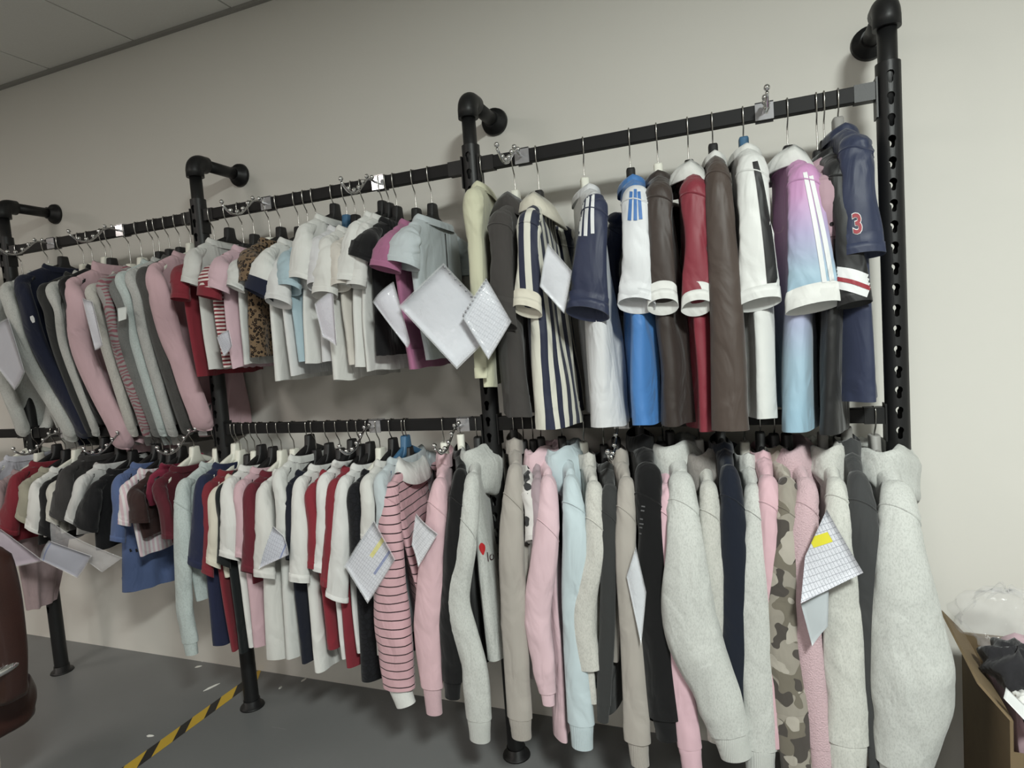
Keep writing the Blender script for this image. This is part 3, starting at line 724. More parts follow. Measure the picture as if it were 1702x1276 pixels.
low(404, 'light pink t-shirt beside the maroon sleeved raglan', fab('dcb3bd'), (402, 800), (402, 930), 24, (424, 1076, 22), 'k')
low(424, 'maroon raglan t-shirt with beige shoulders', fab('6d1a2b'), (418, 806), (414, 952), 30, (424, 970, 18), 'w')
r1 = low(432, 'loose white blouse with a crumpled plastic bag', fab('e2e1dc'), (440, 804), (440, 960), 40, (452, 1098, 44), 'w', fold=.016)
low(446, 'white ribbed top with hood behind the blouse', fab('dfe0dc'), (466, 780), (470, 900), 26, (478, 1096, 30), 'k')
low(462, 'navy t-shirt with black lower sleeve', fab('191d2c'), (478, 806), (484, 930), 20, (505, 1105, 22), 'k')
low(480, 'white t-shirt with a wide half sleeve', WHT, (500, 796), (498, 966), 38, (524, 1118, 34), 'k')
low(508, 'red t-shirt next to the white half sleeved one', fab('8f1b2e'), (520, 806), (522, 945), 24, (544, 1080, 32), 'k')
low(524, 'white long t-shirt between two red ones', fab('e6e6e4'), (540, 790), (532, 950), 26, (566, 1096, 20), 'k')
low(540, 'bright red t-shirt beside a white sleeve', RED, (556, 800), (546, 975), 30, (580, 1110, 24), 'k')
low(562, 'white t-shirt with folded sleeve before the lace top', fab('e4e4e2'), (572, 796), (560, 995), 40, (598, 1085, 20), 'k')
low(582, 'black lace long top over the floor', fab('15161c', 'lace', '0c0d12'), (590, 806), (596, 960), 30, (608, 1136, 40), 'w')
low(602, 'off-white t-shirt next to the black lace top', fab('dcdbd6'), (612, 790), (612, 900), 28, (626, 1090, 22), 'k')
low(648, 'light blue t-shirt just behind the striped polo', fab('c3cfd4'), (634, 786), (636, 900), 24, (644, 1060, 20), 'b')
PST = fab('dba9b2', 'hstripe', '2b1a20', (.0265, .13))
lng(676, 'pink polo with dark stripes and white cuffs', PST, (650, 806), [(648, 900, 48), (652, 1030, 66), (664, 1140, 58)], (675, 1170, 38), (715, 1090, 30), 'k', kind='polo', collar='polo', colmat=WHT, cmat=WRIB, ah=.2, sm=PST, seam=.3, fold=.015)
lng(736, 'rose pink hoodie beside the striped polo', fab('e8bcc5'), (730, 800), [(720, 900, 42), (712, 1040, 50), (718, 1140, 40)], (722, 1184, 30), (742, 1110, 36), 'w', kind='hood', collar='mock', cmat=PNKR, band=PNKR)
lng(764, 'black long sleeved sweatshirt beside the hoodie with hearts', fab('0f0f11'), (765, 786), [(758, 900, 40), (752, 1050, 44), (752, 1130, 36)], (752, 1158, 28), (772, 1130, 40), 'w')
h1 = lng(792, 'light heather hoodie with a red heart and script', HEA, (784, 792), [(776, 900, 36), (762, 1000, 44), (788, 1110, 48), (796, 1192, 46)], (798, 1228, 38), (818, 1100, 42), 'k', kind='hood', collar='hood', cmat=HEAR, ue=.21, colmat=HEA)
# ---------- lower rail, third bay
h2 = lng(853, 'beige grey sweatshirt with bare inside front', TAU, (856, 778), [(850, 905, 44), (856, 1050, 46), (864, 1190, 44)], (867, 1224, 36), (888, 1090, 40), 'k', cmat=TAUR, collar='mock')
low(868, 'white cow print top behind the beige sweatshirt', fab('d8d3d0', 'blotch', '3a393b'), (880, 800), (882, 900), 20, (886, 1130, 30), 'k')
low(884, 'dusty mauve sweatshirt behind the pink hoodie', fab('a8929a'), (894, 800), (896, 950), 26, (900, 1120, 30), 'k', kind='long')
lng(897, 'soft pink hoodie with a bent elbow', fab('e9c3cd'), (912, 796), [(908, 900, 44), (894, 1010, 46), (902, 1100, 40), (910, 1150, 30)], (912, 1170, 22), (934, 1236, 34), 'k', kind='hood', collar='hood', colmat=fab('e9c3cd'), wr=.09)
lng(932, 'pale blue hoodie with ribbed cuff', LBL, (952, 796), [(956, 900, 44), (954, 1040, 40), (966, 1200, 46)], (968, 1240, 38), (975, 1150, 36), 'k', kind='hood', collar='hood', cmat=LBLR)
lng(968, 'heather oatmeal sweatshirt with a folded back sleeve', fab('d0cec6', 'heather'), (988, 806), [(988, 915, 36), (968, 1020, 44), (980, 1110, 40)], (986, 1168, 14), (990, 1130, 28), 'w', kind='hood', collar='mock', seam=.4)
lng(1001, 'dark grey sweatshirt between oatmeal and taupe', fab('363737'), (1014, 812), [(1012, 920, 26), (1008, 1060, 26), (1003, 1170, 24)], (1002, 1198, 20), (1015, 1190, 24), 'k', kind='long')
lng(1022, 'taupe sweatshirt with long straight sleeve', TAU, (1042, 800), [(1040, 920, 36), (1050, 1060, 40), (1060, 1230, 44)], (1064, 1270, 32), (1020, 1100, 30), 'k', cmat=TAUR, collar='mock')
bh = lng(1062, 'plain black hoodie with faint chest letters', fab('0d0d0f'), (1076, 776), [(1082, 900, 46), (1092, 1050, 54), (1106, 1190, 54)], (1110, 1226, 40), (1090, 1200, 50), 'k', kind='hood', collar='mock', bs=.03)
lng(1100, 'pink sweatshirt behind the big heather hoodie', fab('e6b9c6'), (1108, 810), [(1106, 920, 26), (1124, 1080, 40), (1146, 1240, 40)], (1152, 1290, 34), (1130, 1150, 30), 'k')
lng(1112, 'big light heather hoodie with sleeve swung sideways', HEA, (1132, 790), [(1138, 900, 60), (1148, 1040, 92), (1190, 1150, 78), (1212, 1216, 66)], (1224, 1256, 54), (1124, 1125, 40), 'k', kind='hood', collar='hood', cmat=HEAR, ue=.225, bs=.03, seam=.3, wr=.05)
lng(1160, 'oatmeal heather hoodie with brown grey hood', fab('c9c8c0', 'heather'), (1178, 806), [(1182, 920, 42), (1184, 1060, 44), (1190, 1180, 40)], (1192, 1230, 32), (1190, 1180, 36), 'g', kind='hood', collar='hood', colmat=fab('8d8782', 'heather'))
lng(1196, 'midnight navy sweatshirt between two heather ones', fab('121a2a'), (1212, 780), [(1220, 900, 42), (1222, 1060, 44), (1216, 1200, 40)], (1214, 1240, 32), (1220, 1220, 44), 'k')
lng(1236, 'light grey heather sweatshirt on a white hanger', HEA, (1252, 812), [(1254, 950, 44), (1258, 1090, 52), (1262, 1240, 56)], (1264, 1290, 46), (1250, 1230, 50), 'w', cmat=HEAR, collar='mock', seam=.33)
lng(1262, 'pink t-shirt like top behind the camouflage one', fab('e2b4bf'), (1276, 796), [(1280, 900, 28), (1284, 1040, 28), (1286, 1200, 28)], (1286, 1240, 24), (1284, 1200, 30), 'k')
CAM_ = fab('8f897f', 'camo')
lng(1285, 'grey camouflage sweatshirt on the lower rail', CAM_, (1308, 800), [(1306, 920, 44), (1298, 1050, 50), (1316, 1180, 56)], (1326, 1300, 50), (1322, 1240, 44), 'k', wr=.1, collar='mock')
FLE = fab('ecc4cd', 'fleece')
lng(1306, 'fluffy pink fleece hoodie beside the camouflage one', FLE, (1340, 800), [(1336, 900, 44), (1344, 1050, 40), (1364, 1240, 40)], (1368, 1300, 34), (1360, 1240, 34), 'k', kind='hood', collar='hood', colmat=FLE)
lng(1366, 'oatmeal heather hoodie behind the paper table', fab('d2d2ca', 'heather'), (1390, 800), [(1396, 910, 50), (1402, 1060, 62), (1408, 1230, 64)], (1410, 1310, 54), (1400, 1250, 40), 'g', kind='hood', collar='hood', colmat=fab('cfcfc8', 'heather'), seam=.3)
lng(1406, 'dark charcoal sweatshirt with sloping shoulder seam', fab('3f4041'), (1426, 790), [(1438, 900, 46), (1450, 1060, 40), (1460, 1240, 34)], (1462, 1300, 30), (1450, 1250, 34), 'g', collar='mock')
lng(1452, 'large pale heather zip hoodie at the rail end', HEA, (1490, 806), [(1498, 930, 76), (1510, 1060, 112), (1516, 1150, 124), (1500, 1270, 82)], (1496, 1310, 64), (1500, 1250, 50), 'g', kind='hood', collar='hood', cmat=HEAR, ue=.215, bs=.032, seam=.27, wr=.035)

# ================================================================== ball arms, documents, prints, floor things
for px, zr, lb, dr in [(90, ZU, 'chrome ball arm on the upper rail near the first post', .0), (205, ZU, 'chrome ball arm above the grey sweatshirts', .0),
        (447, ZU, 'chrome ball arm above the leopard print t-shirt', .0), (632, ZU, 'chrome ball arm above the white t-shirts', .0),
        (870, ZU, 'chrome ball arm above the charcoal short sleeved shirt', -.01), (1270, ZU, 'chrome ball arm between the black panel and ombre jerseys', -.02),
        (112, ZL, 'chrome ball arm on the lower rail near the first post', .0), (225, ZL, 'chrome ball arm above the wide black t-shirt', .0),
        (342, ZL, 'chrome ball arm on the lower rail before the second post', .0), (627, ZL, 'chrome ball arm beside the striped polo', .0),
        (773, ZL, 'chrome ball arm above the black long sleeved sweatshirt', .0), (1034, ZL, 'chrome ball arm below the blue jersey', .02)]:
    ball_arm(px, zr, lb, 0.0, dr)
# ---- decals that lie on the cloth
from mathutils.bvhtree import BVHTree
bpy.context.view_layer.update()
def bvh(o):
    mw = o.matrix_world; return BVHTree.FromPolygons([mw @ v.co for v in o.data.vertices], [tuple(p.vertices) for p in o.data.polygons])
def cast(trees, px, py):
    d = Vector(RC @ np.array([(px - 851) / F_PX, 1.0, (638 - py) / F_PX])).normalized(); o = Vector(CAM); best = None
    for t in trees:
        loc, n, i, ds = t.ray_cast(o, d)
        if loc is not None and (best is None or ds < best[1]): best = (loc, ds)
    return None if best is None else np.array(best[0] - d * 0.0016)
def ribbon(name, parent, objs, line, mat, cols=4, rows=28, off=0.0):
    bpy.context.view_layer.update()
    tr = [bvh(o) for o in objs]; pts = catmull(np.array(line, float), rows); V, Fc, idx = [], [], {}
    o0 = np.array(parent.matrix_world.translation)
    for i in range(rows):
        t = pts[min(i + 1, rows - 1), :2] - pts[max(i - 1, 0), :2]; t /= np.linalg.norm(t) + 1e-9; nrm = np.array([-t[1], t[0]])
        for j in range(cols + 1):
            q = pts[i, :2] + nrm * pts[i, 2] * (j / cols - .5); h = cast(tr, *q)
            if h is not None: idx[i, j] = len(V); V.append(h - o0 + (CAM - h) / np.linalg.norm(CAM - h) * off)
    for i in range(rows - 1):
        for j in range(cols):
            k = [(i, j), (i + 1, j), (i + 1, j + 1), (i, j + 1)]
            if all(q in idx for q in k):
                f = tuple(idx[q] for q in k)
                if max(np.linalg.norm(V[f[a]] - V[f[a - 1]]) for a in range(4)) < 0.03: Fc.append(f)
    par = list(range(len(V)))
    def root_(i):
        while par[i] != i: i = par[i]
        return i
    for f in Fc:
        for k in f[1:]: par[root_(k)] = root_(f[0])
    cnt = {}
    for f in Fc: cnt[root_(f[0])] = cnt.get(root_(f[0]), 0) + 1
    if not cnt: return
    big = max(cnt, key=cnt.get); Fc = [f for f in Fc if root_(f[0]) == big]
    use = sorted({i for f in Fc for i in f}); mp = {i: k for k, i in enumerate(use)}
    return obj(name, [V[i] for i in use], [tuple(mp[i] for i in f) for f in Fc], mat, parent)
def text_print(name, parent, objs, txt, cx, cy, size, rot, mat, sx=1.0, bold=0.0, shear=0.0):
    cu = bpy.data.curves.new('t', 'FONT'); cu.body = txt; cu.align_x = 'CENTER'; cu.align_y = 'CENTER'; cu.size = 1; cu.offset = bold; cu.shear = shear; cu.resolution_u = 3
    o = bpy.data.objects.new('t', cu); C.objects.link(o); dg = bpy.context.evaluated_depsgraph_get()
    me = bpy.data.meshes.new_from_object(o.evaluated_get(dg)); bpy.data.objects.remove(o)
    tr = [bvh(q) for q in objs]; o0 = np.array(parent.matrix_world.translation); V = []
    for v in me.vertices:
        x, y = v.co.x * size * sx, v.co.y * size; c, s_ = math.cos(rot), math.sin(rot)
        h = cast(tr, cx + x * c - y * s_, cy - (x * s_ + y * c))
        V.append(None if h is None else h - o0)
    Fc = [tuple(p.vertices) for p in me.polygons if all(V[i] is not None for i in p.vertices)]
    V = [v if v is not None else np.zeros(3) for v in V]
    if Fc: return obj(name, V, Fc, mat, parent)
def child(pt, nm):
    return [c for c in pt['root'].children if c.name.split('.')[0] == nm]
def objs(pt, *nm): return [c for n in nm for c in child(pt, n)]
WH = sat('ecedee'); BL = sat('3277c4'); BKK = sat('131315'); RD = sat('a3182c')
for a, b in (((970, 326), (963, 392)), ((978, 321), (973, 392)), ((986, 320), (985, 388))):
    ribbon('shoulder_stripe', j1['root'], objs(j1, 'sleeve', 'body'), [(a[0], a[1], 5), ((a[0] + b[0]) / 2 - 1, (a[1] + b[1]) / 2, 6), (b[0], b[1], 6)], WH)
for a, b in (((1049, 318), (1046, 366)), ((1056, 314), (1056, 366)), ((1062, 318), (1065, 364))):
    ribbon('shoulder_stripe', j2['root'], objs(j2, 'sleeve', 'body'), [(a[0], a[1], 5), (b[0], b[1], 6)], BL)
ribbon('sleeve_panel', j3['root'], objs(j3, 'sleeve', 'body'), [(1255, 268, 9), (1264, 310, 13), (1277, 400, 17), (1286, 490, 19)], BKK)
for a, b in (((1338, 286), (1374, 492)), ((1348, 292), (1387, 488))):
    ribbon('sleeve_stripe', j4['root'], objs(j4, 'sleeve'), [(a[0], a[1], 7), ((a[0] + b[0]) / 2 + 2, (a[1] + b[1]) / 2, 8), (b[0], b[1], 8)], WH)
ribbon('cuff_stripe', j5['root'], objs(j5, 'sleeve', 'sleeve_trim'), [(1384, 460, 36), (1416, 466, 38), (1447, 477, 36)], WH, 6, 90)
ribbon('cuff_line', j5['root'], objs(j5, 'sleeve', 'sleeve_trim'), [(1384, 462, 7), (1416, 468, 7), (1447, 479, 7)], RD, 2, 90, .0012)
text_print('number_outline', j6['root'], objs(j6, 'sleeve'), '3', 1425, 373, 46, 0.1, WH, 0.8, 0.05)
text_print('number', j6['root'], child(j6, 'number_outline'), '3', 1425, 373, 46, 0.1, RD, 0.8, 0.02)
text_print('chest_script', h1['root'], objs(h1, 'body'), 'lo', 814, 925, 22, 0.35, simple('script_ink', '3a1620', .8), .8, 0, .3)
th = np.linspace(0, 2 * math.pi, 14)
ribbon('heart_print', h1['root'], objs(h1, 'body', 'sleeve'), [(800, 902, 3), (801, 907, 10), (802, 914, 9), (803, 922, 2)], simple('heart_ink', 'b01c22', .7), 4, 12)
ribbon('neck_cord', pt['root'], objs(pt, 'body'), [(740, 388, 2), (742, 415, 2), (744, 446, 2)], BKK, 2, 20)
ribbon('chest_emblem', nv['root'], objs(nv, 'body', 'sleeve'), [(52, 525, 5), (54, 530, 7), (56, 536, 4)], WH, 3, 8)
for x in (216, 226, 231, 236): ribbon('dark_speck', dn['root'], objs(dn, 'body', 'sleeve'), [(x, 912, 3), (x + 2, 917, 4)], BKK, 2, 5)
for x, y, l in ((1069, 841, 6), (1068, 848, 6), (1066, 862, 5), (1066, 870, 7), (1065, 876, 5), (1064, 886, 4)):
    ribbon('faint_letter', bh['root'], objs(bh, 'body', 'sleeve'), [(x - l / 2, y, 2.2), (x + l / 2, y + 1, 2.2)], simple('faint_print', '5a5a5c', .8), 2, 6)
ribbon('ring_logo', j4['root'], objs(j4, 'body'), [(1293 + 9 * math.cos(a), 376 + 11 * math.sin(a), 2.2) for a in np.linspace(0, 2 * math.pi, 17)], fab('e6b8d8'), 2, 50)
# ---- documents in clear sleeves
def paper_mat(name, base, grid, hl=None, bar=None):
    t = NT(name); o = t.xyz(); c = lin(base)
    col = c
    if grid:
        gx = t.math('LESS_THAN', t.math('FRACT', t.math('DIVIDE', o[0], grid)), 0.10)
        gy = t.math('LESS_THAN', t.math('FRACT', t.math('DIVIDE', o[1], grid * .55)), 0.14)
        g = t.math('MAXIMUM', gx, gy)
        tx = t.math('MULTIPLY', t.math('GREATER_THAN', t.noise(420, 1), 0.56), t.math('LESS_THAN', t.math('FRACT', t.math('DIVIDE', o[1], grid * .55)), 0.6))
        g = t.math('MAXIMUM', t.math('MULTIPLY', g, .6), t.math('MULTIPLY', tx, .35))
        col = t.mix(g, c, lin('5d6270'))
    for spec, cc in ((hl, 'd8cf3a'), (bar, '3d5aa0')):
        if spec:
            x0, x1, y0, y1 = spec
            f = t.math('MULTIPLY', t.math('MULTIPLY', t.math('GREATER_THAN', o[0], x0), t.math('LESS_THAN', o[0], x1)), t.math('MULTIPLY', t.math('GREATER_THAN', o[1], y0), t.math('LESS_THAN', o[1], y1)))
            col = t.mix(f, col, lin(cc))
    if isinstance(col, tuple): t.b.inputs['Base Color'].default_value = col
    else: t.l(col, t.b.inputs['Base Color'])
    t.b.inputs['Roughness'].default_value = 0.45; return t.m
def clear_mat(name='clear_plastic', alpha=0.28):
    if name in MATS: return MATS[name]
    t = NT(name); t.b.inputs['Base Color'].default_value = (.9, .9, .93, 1); t.b.inputs['Roughness'].default_value = 0.12
    t.b.inputs['Alpha'].default_value = alpha; t.bump(t.noise(30, 3), .5, .01); MATS[name] = t.m; return t.m
def doc(label, corners, us, base='cfd0d8', grid=.016, hl=None, bar=None, cover=True, strip=False, name='document_sleeve', bend=.006, cat='document'):
    """flat sheet; corners in photo pixels, us = how far each corner stands before the rack plane"""
    if not hasattr(us, '__len__'): us = [us] * len(corners)
    Pw = [P(x, y, u) for (x, y), u in zip(corners, us)]
    o0 = Pw[0]; ex = Pw[1] - o0; ex /= np.linalg.norm(ex); nz_ = np.cross(ex, Pw[-1] - o0); nz_ /= np.linalg.norm(nz_)
    if nz_ @ (CAM - o0) < 0: nz_ = -nz_
    ey = np.cross(nz_, ex)
    m = Matrix([[ex[i], ey[i], nz_[i], o0[i]] for i in range(3)] + [[0, 0, 0, 1]])
    L = [np.array([(p - o0) @ ex, (p - o0) @ ey, (p - o0) @ nz_]) for p in Pw]
    e = empty(name, (0, 0, 0), label, cat, 'papers hung on the clothes'); e.matrix_world = m
    def plate(k, z0, z1, wob):
        c = sum(L) / len(L); n = 8; top = []
        q = [c + (l - c) * k for l in L]
        # grid over fan: subdivide polygon into a quad grid for a slight curl
        if len(q) == 4: A, B, Cc, Dd = q
        else: A, B, Cc, Dd = q[0], q[1], q[2], q[3]
        for i in range(n + 1):
            for j in range(n + 1):
                s_, t_ = i / n, j / n
                p = A * (1 - s_) * (1 - t_) + B * s_ * (1 - t_) + Cc * s_ * t_ + Dd * (1 - s_) * t_
                p = p + np.array([0, 0, wob * (math.sin(3.1 * s_ + .4) * math.cos(2.3 * t_)) ])
                top.append(p)
        V = [p + np.array([0, 0, z1]) for p in top] + [p + np.array([0, 0, z0]) for p in top]; N_ = (n + 1) ** 2
        Fc = []
        for i in range(n):
            for j in range(n):
                a = i * (n + 1) + j; f = (a, a + n + 1, a + n + 2, a + 1); Fc.append(f); Fc.append(tuple(x + N_ for x in f[::-1]))
        rim = [i * (n + 1) for i in range(n + 1)] + [n * (n + 1) + j for j in range(1, n + 1)] + [i * (n + 1) + n for i in range(n - 1, -1, -1)] + [j for j in range(n - 1, 0, -1)]
        for a, b in zip(rim, rim[1:] + rim[:1]): Fc.append((a, b, b + N_, a + N_))
        return V, Fc
    if base: obj('sheet', *plate(.96 if cover else 1.0, -.0005, .0005, bend), paper_mat('print_' + label[:20], base, grid, hl, bar), e)
    if cover: obj('clear_cover', *plate(1.0, -.002, .002, bend), clear_mat() if base else clear_mat('bag_film', .28), e)
    if strip:
        A, B = L[0], L[-1] if strip == 2 else L[1]; d = B - A; ln = np.linalg.norm(d); d /= ln; nn = np.cross(np.array([0, 0, 1.]), d)
        for k in range(11):
            p = A + d * ln * (k + .5) / 11 + nn * .004 * (1 if nn @ (sum(L) / len(L) - A) > 0 else -1) + np.array([0, 0, .004 + bend * 0.5])
            obj('binder_hole', *tube([p - np.array([0, 0, .0004]), p + np.array([0, 0, .0004])], .0028, 10), simple('hole_grey', '9c9ca2', .5), e)
    return e
doc('pale lavender sheet hung before the first rack post', [(-40, 560), (12, 528), (41, 618), (24, 648)], .205, 'a7a7b2', None)
doc('folded pale sheet tucked in the rose pink sweatshirt', [(138, 494), (152, 500), (171, 574), (158, 582)], .22, 'c5c5cf', None)
doc('small square white tag on the mid grey sweatshirt', [(196, 512), (211, 509), (210, 530), (197, 534)], .215, 'd5dad8', None, cover=False, name='paper_tag', cat='tag', bend=.001)
doc('small clear bag on the red striped t-shirt', [(362, 560), (379, 548), (386, 575), (372, 592)], .22, 'b7b8c6', .01)
doc('pale folded sheet between the white t-shirts', [(524, 505), (552, 482), (560, 575), (536, 560)], .22, 'c4c0cb', None)
doc('crumpled clear sheet below the black t-shirt', [(622, 502), (652, 468), (680, 560), (676, 578)], .24, 'c7c6d0', None, bend=.014)
doc('large white sheet in a punched clear sleeve', [(737, 437), (662, 509), (760, 613), (834, 541)], [.27, .27, .27, .20], 'c9ccd4', None, strip=2)
doc('smaller printed sheet in a punched clear sleeve', [(808, 462), (767, 525), (812, 598), (850, 534)], [.24, .28, .26, .24], 'cfd2da', .012, strip=1)
doc('grey white sheet on the navy striped shirt', [(911, 404), (897, 476), (938, 521), (950, 450)], .235, 'c9cbd2', None)
doc('lavender sheet with a blue line under the black top', [(82, 898), (66, 930), (130, 960), (151, 924)], .25, '989db0', None, bar=(.0, .2, .012, .018))
doc('wide crumpled clear bag below the black t-shirt', [(88, 866), (200, 928), (172, 950), (84, 902)], .235, None, None, bend=.018, name='plastic_bag', cat='plastic bag')
doc('lilac printed sheet behind the leather chair', [(-30, 872), (0, 880), (72, 932), (-10, 950)], .24, 'a998ac', None)
doc('folded form in a clear bag on the white blouse', [(455, 874), (430, 945), (480, 922), (470, 890)], .24, 'c3c7d6', .014, bar=(.02, .09, .06, .066))
doc('form with yellow and blue lines beside the striped polo', [(622, 864), (572, 940), (612, 1002), (656, 930)], .245, 'd5d7e0', .014, hl=(.02, .1, .05, .062), bar=(.0, .14, .09, .098))
doc('small white form between the polo and pink hoodie', [(692, 853), (727, 888), (696, 942), (684, 905)], .25, 'dcdce2', .013)
doc('narrow white sheet between taupe and black hoodies', [(1057, 908), (1041, 958), (1066, 1072), (1074, 985)], .235, 'c2c6cc', None)
doc('printed table with a yellow highlight before the pink fleece', [(1374, 846), (1435, 952), (1331, 1002), (1338, 925)], [.262, .275, .285, .26], 'd3d4dc', .0135, hl=(.045, .068, -.066, -.022), cover=False)
doc('blank white sheet folded below the printed table', [(1331, 1003), (1378, 974), (1376, 1040), (1350, 1074)], .262, 'b4babe', None, cover=False)
# ---- hazard tape on the floor
tp = empty('floor_tape', (.955, 0, 0), 'yellow and black hazard tape stuck to the grey floor', 'floor tape')
ty, tb = simple('tape_yellow', 'c9a63a', .5), simple('tape_black', '2c2a28', .5)
y, k = -0.02, 0
while y > -1.9:
    c = k % 2; yl = 0.085 if c == 0 else 0.055
    hw, sk = .026, .04
    V = [(-hw, y + sk, .0008), (hw, y - sk, .0008), (hw, y - sk - yl, .0008), (-hw, y + sk - yl, .0008)]
    V = V + [(a, b, .0001) for a, b, _ in V]
    obj('yellow_stripe' if c == 0 else 'black_stripe', V, [(3, 2, 1, 0), (4, 5, 6, 7), (0, 1, 5, 4), (1, 2, 6, 5), (2, 3, 7, 6), (3, 0, 4, 7)], ty if c == 0 else tb, tp, False)
    y -= yl; k += 1
# ---- plaster chips along the wall
chip = simple('plaster_chip', 'd6d4ce', .9)
rn = random.Random(4)
for i, (px, py, ln) in enumerate([(330, 1108, .03), (352, 1142, .07), (466, 1143, .02), (300, 1090, .03), (280, 1088, .02), (250, 1223, .03), (505, 1130, .03), (340, 1098, .025)]):
    p = hitz(px, py, 0); a = rn.uniform(0, 3.1)
    V, Fc = [], []
    rings = [np.array([[x, .006 * s_ * (1 + .3 * rn.random()), 0.0005], [x, 0, .005 * s_ + .001], [x, -.006 * s_, .0005]]) for x, s_ in ((-ln / 2, .2), (-ln / 5, 1), (ln / 4, .8), (ln / 2, .15))]
    o = obj('plaster_chip', *loft(rings, (True, True)), chip, None, False); o.location = [float(v) for v in p]; o.rotation_euler = (0, 0, a)
    tag(o, 'small white plaster chip lying on the grey floor near the wall', 'debris', 'plaster chips on the floor')
# ---- leather chair at the frame's edge
lea = NT('brown_leather'); lea.b.inputs['Roughness'].default_value = .38
lea.l(lea.mix(lea.noise(14, 4), lin('2a1612'), lin('3a211b')), lea.b.inputs['Base Color']); lea.bump(lea.noise(180, 3), .2, .002)
cx, cy = float(P(44, 930, .795)[0]) - 0.285, -1.02
ch = empty('leather_chair', (cx, cy, 0), 'dark brown leather office chair with chrome armrest in front of the rack', 'chair')
def cushion(w2, d2, z0, z1, seed, pw=.45, folds=.008, lean=0.0, taper=0.0):
    n1 = noise1(seed); N_ = 40; th = np.arange(N_) * 2 * math.pi / N_; rings = []
    for t in np.linspace(0, 1, 22):
        k = (1 - abs(2 * t - 1) ** 4) ** .5 * .10 + .90 if 0 < t < 1 else .86
        c_, s_ = np.cos(th), np.sin(th); k = k * (1 - taper * (1 - t))
        x = w2 * k * np.sign(c_) * np.abs(c_) ** pw; y_ = d2 * k * np.sign(s_) * np.abs(s_) ** pw
        fo = folds * np.sin(x * 60 + 2 * n1(t * 3)) + folds * n1(th * 2, t * 6)
        rings.append(np.stack([x + fo * c_ - .03 * (t - .5) * 0, y_ + fo * s_ - lean * t, np.full(N_, z0 + (z1 - z0) * t)], 1))
    return loft(rings, (True, True))
obj('backrest', *cushion(.27, .06, .50, .925, 3, .5, .006, .05, .26), lea.m, ch)
st = obj('seat', *cushion(.20, .16, .34, .47, 5, .4, .006), lea.m, ch); st.location.x = float(P(26, 1240, .80)[0]) - cx - .32
obj('armrest', *tube(catmull([(.2, .0, .62), (.215, -.03, .615), (.2, -.09, .60), (.18, -.14, .56), (.17, -.13, .42)], 18), .012, 12), chrome, ch)
obj('armrest', *tube(catmull([(-.2, .0, .62), (-.215, -.03, .615), (-.2, -.09, .60), (-.18, -.14, .56), (-.17, -.13, .42)], 18), .012, 12), chrome, ch)
obj('gas_column', *tube([(0, 0, .08), (0, 0, .37)], .028, 16), chrome, ch)
for k in range(5):
    a = k * 2 * math.pi / 5 + .3; dx, dy = math.cos(a), math.sin(a)
    lg = obj('base_leg', *tube([(0, 0, .10), (dx * .15, dy * .15, .085), (dx * .27, dy * .27, .065)], [.03, .024, .018], 10), chrome, ch)
    obj('caster', *tube([(dx * .27 - dy * .012, dy * .27 + dx * .012, .026), (dx * .27 + dy * .012, dy * .27 - dx * .012, .026)], .025, 14), black_metal, lg)
# ---- carton of clothes by the wall
kraft = NT('brown_cardboard'); kraft.b.inputs['Roughness'].default_value = .85
kraft.l(kraft.mix(kraft.noise(25, 4), lin('66563f'), lin('726148')), kraft.b.inputs['Base Color'])
bx0, bx1, by0, by1, bz = 3.455, 3.95, -.52, -.12, .50
cb = empty('cardboard_box', (bx0, by0, 0), 'open brown cardboard box of clothes beside the rack end', 'box')
cb.rotation_euler = (0, 0, -.06); bw, bd, tk = bx1 - bx0, by1 - by0, .006
for nm, g in (('side_panel', box(0, tk, 0, bd, 0, bz)), ('side_panel', box(bw - tk, bw, 0, bd, 0, bz)), ('front_panel', box(tk, bw - tk, 0, tk, 0, bz - .07)),
              ('back_panel', box(tk, bw - tk, bd - tk, bd, 0, bz)), ('bottom_panel', box(tk, bw - tk, tk, bd - tk, 0, tk))):
    obj(nm, *g, kraft.m, cb, False)
obj('flap', *merge(([(0, .0, bz), (0, bd, bz), (-.05, bd - .02, bz + .06), (-.05, .02, bz + .06), (.005, .0, bz), (.005, bd, bz), (-.045, bd - .02, bz + .062), (-.045, .02, bz + .062)],
     [(0, 1, 2, 3), (7, 6, 5, 4), (0, 4, 5, 1), (1, 5, 6, 2), (2, 6, 7, 3), (3, 7, 4, 0)])), kraft.m, cb, False)
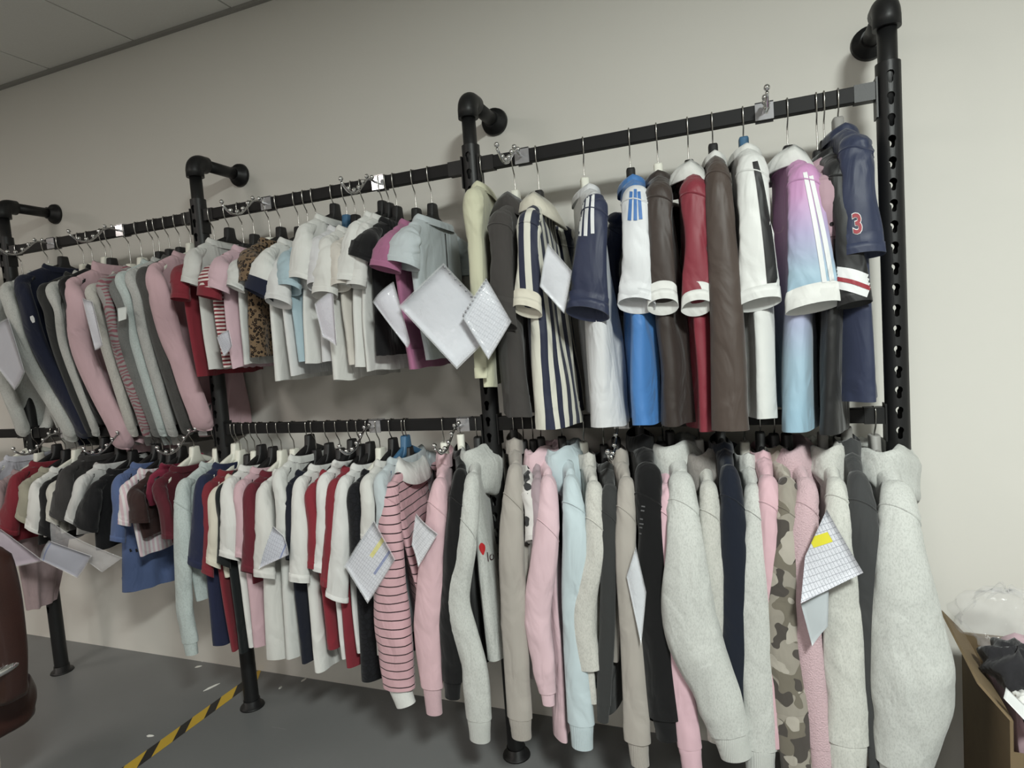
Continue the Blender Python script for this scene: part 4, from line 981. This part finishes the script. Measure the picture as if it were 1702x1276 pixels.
def heap(name, label, cat, cx, cy, cz, rx, ry, rz, mat, seed):
    n1, n2, n3 = noise1(seed, 6), noise1(seed + 1, 6), noise1(seed + 2, 6); n = 40; m_ = 20; rings = []
    for i in range(m_):
        ph_ = math.pi * (i + .5) / m_; th_ = np.arange(n) * 2 * math.pi / n
        f = 1 + .30 * n1(th_ * 2, ph_ * 3) + .20 * n2(th_ * 4, ph_ * 6) + .10 * np.sin(7 * th_ + 5 * ph_ + seed)
        rings.append(np.stack([rx * f * math.sin(ph_) * np.cos(th_), ry * f * math.sin(ph_) * np.sin(th_), rz * f * math.cos(ph_)], 1))
    for r in rings:                                # cloth inside the carton is held by its walls
        low_ = r[:, 2] + cz < bz + .02
        r[low_, 0] = np.clip(r[low_, 0], bx0 + .045 - cx, bx1 - .05 - cx); r[low_, 1] = np.clip(r[low_, 1], by0 + .03 - cy, by1 - .05 - cy)
        r[:, 2] = np.maximum(r[:, 2], .008 - cz)
    o = obj(name, *loft(rings, (True, True)), mat); o.location = (cx, cy, cz); tag(o, label, cat, 'clothes in the cardboard box'); return o
heap('folded_garment', 'crumpled baby pink garment on top of the box', 'garment', 3.61, -.31, .31, .19, .19, .25, fab('e3bcc9'), 21)
heap('folded_garment', 'crumpled black garment over the pink one in the box', 'garment', *[float(v) for v in hitz(1692, 1108, .545)], .065, .09, .045, fab('2a292d'), 33)
heap('folded_garment', 'white garment with dark spots inside the box', 'garment', 3.66, -.44, .38, .14, .06, .07, fab('dcd8d4', 'blotch', '3a393c'), 45)
o = heap('plastic_bag', 'large clear plastic bag rising behind the box clothes', 'plastic bag', *[float(v) for v in P(1672, 1030, -.05)], .11, .05, .08, clear_mat('thin_film', .10), 57)
doc('white label card on the clothes in the box', [(1672, 1142), (1712, 1180), (1706, 1200), (1668, 1160)], .30, 'e6e8e8', None, cover=False, name='paper_tag', cat='tag', bend=.001)
heap('white_cloth', 'small white cloth corner sticking out by the box', 'cloth', 3.50, -.47, .50, .03, .04, .035, fab('e6e6e2'), 61)
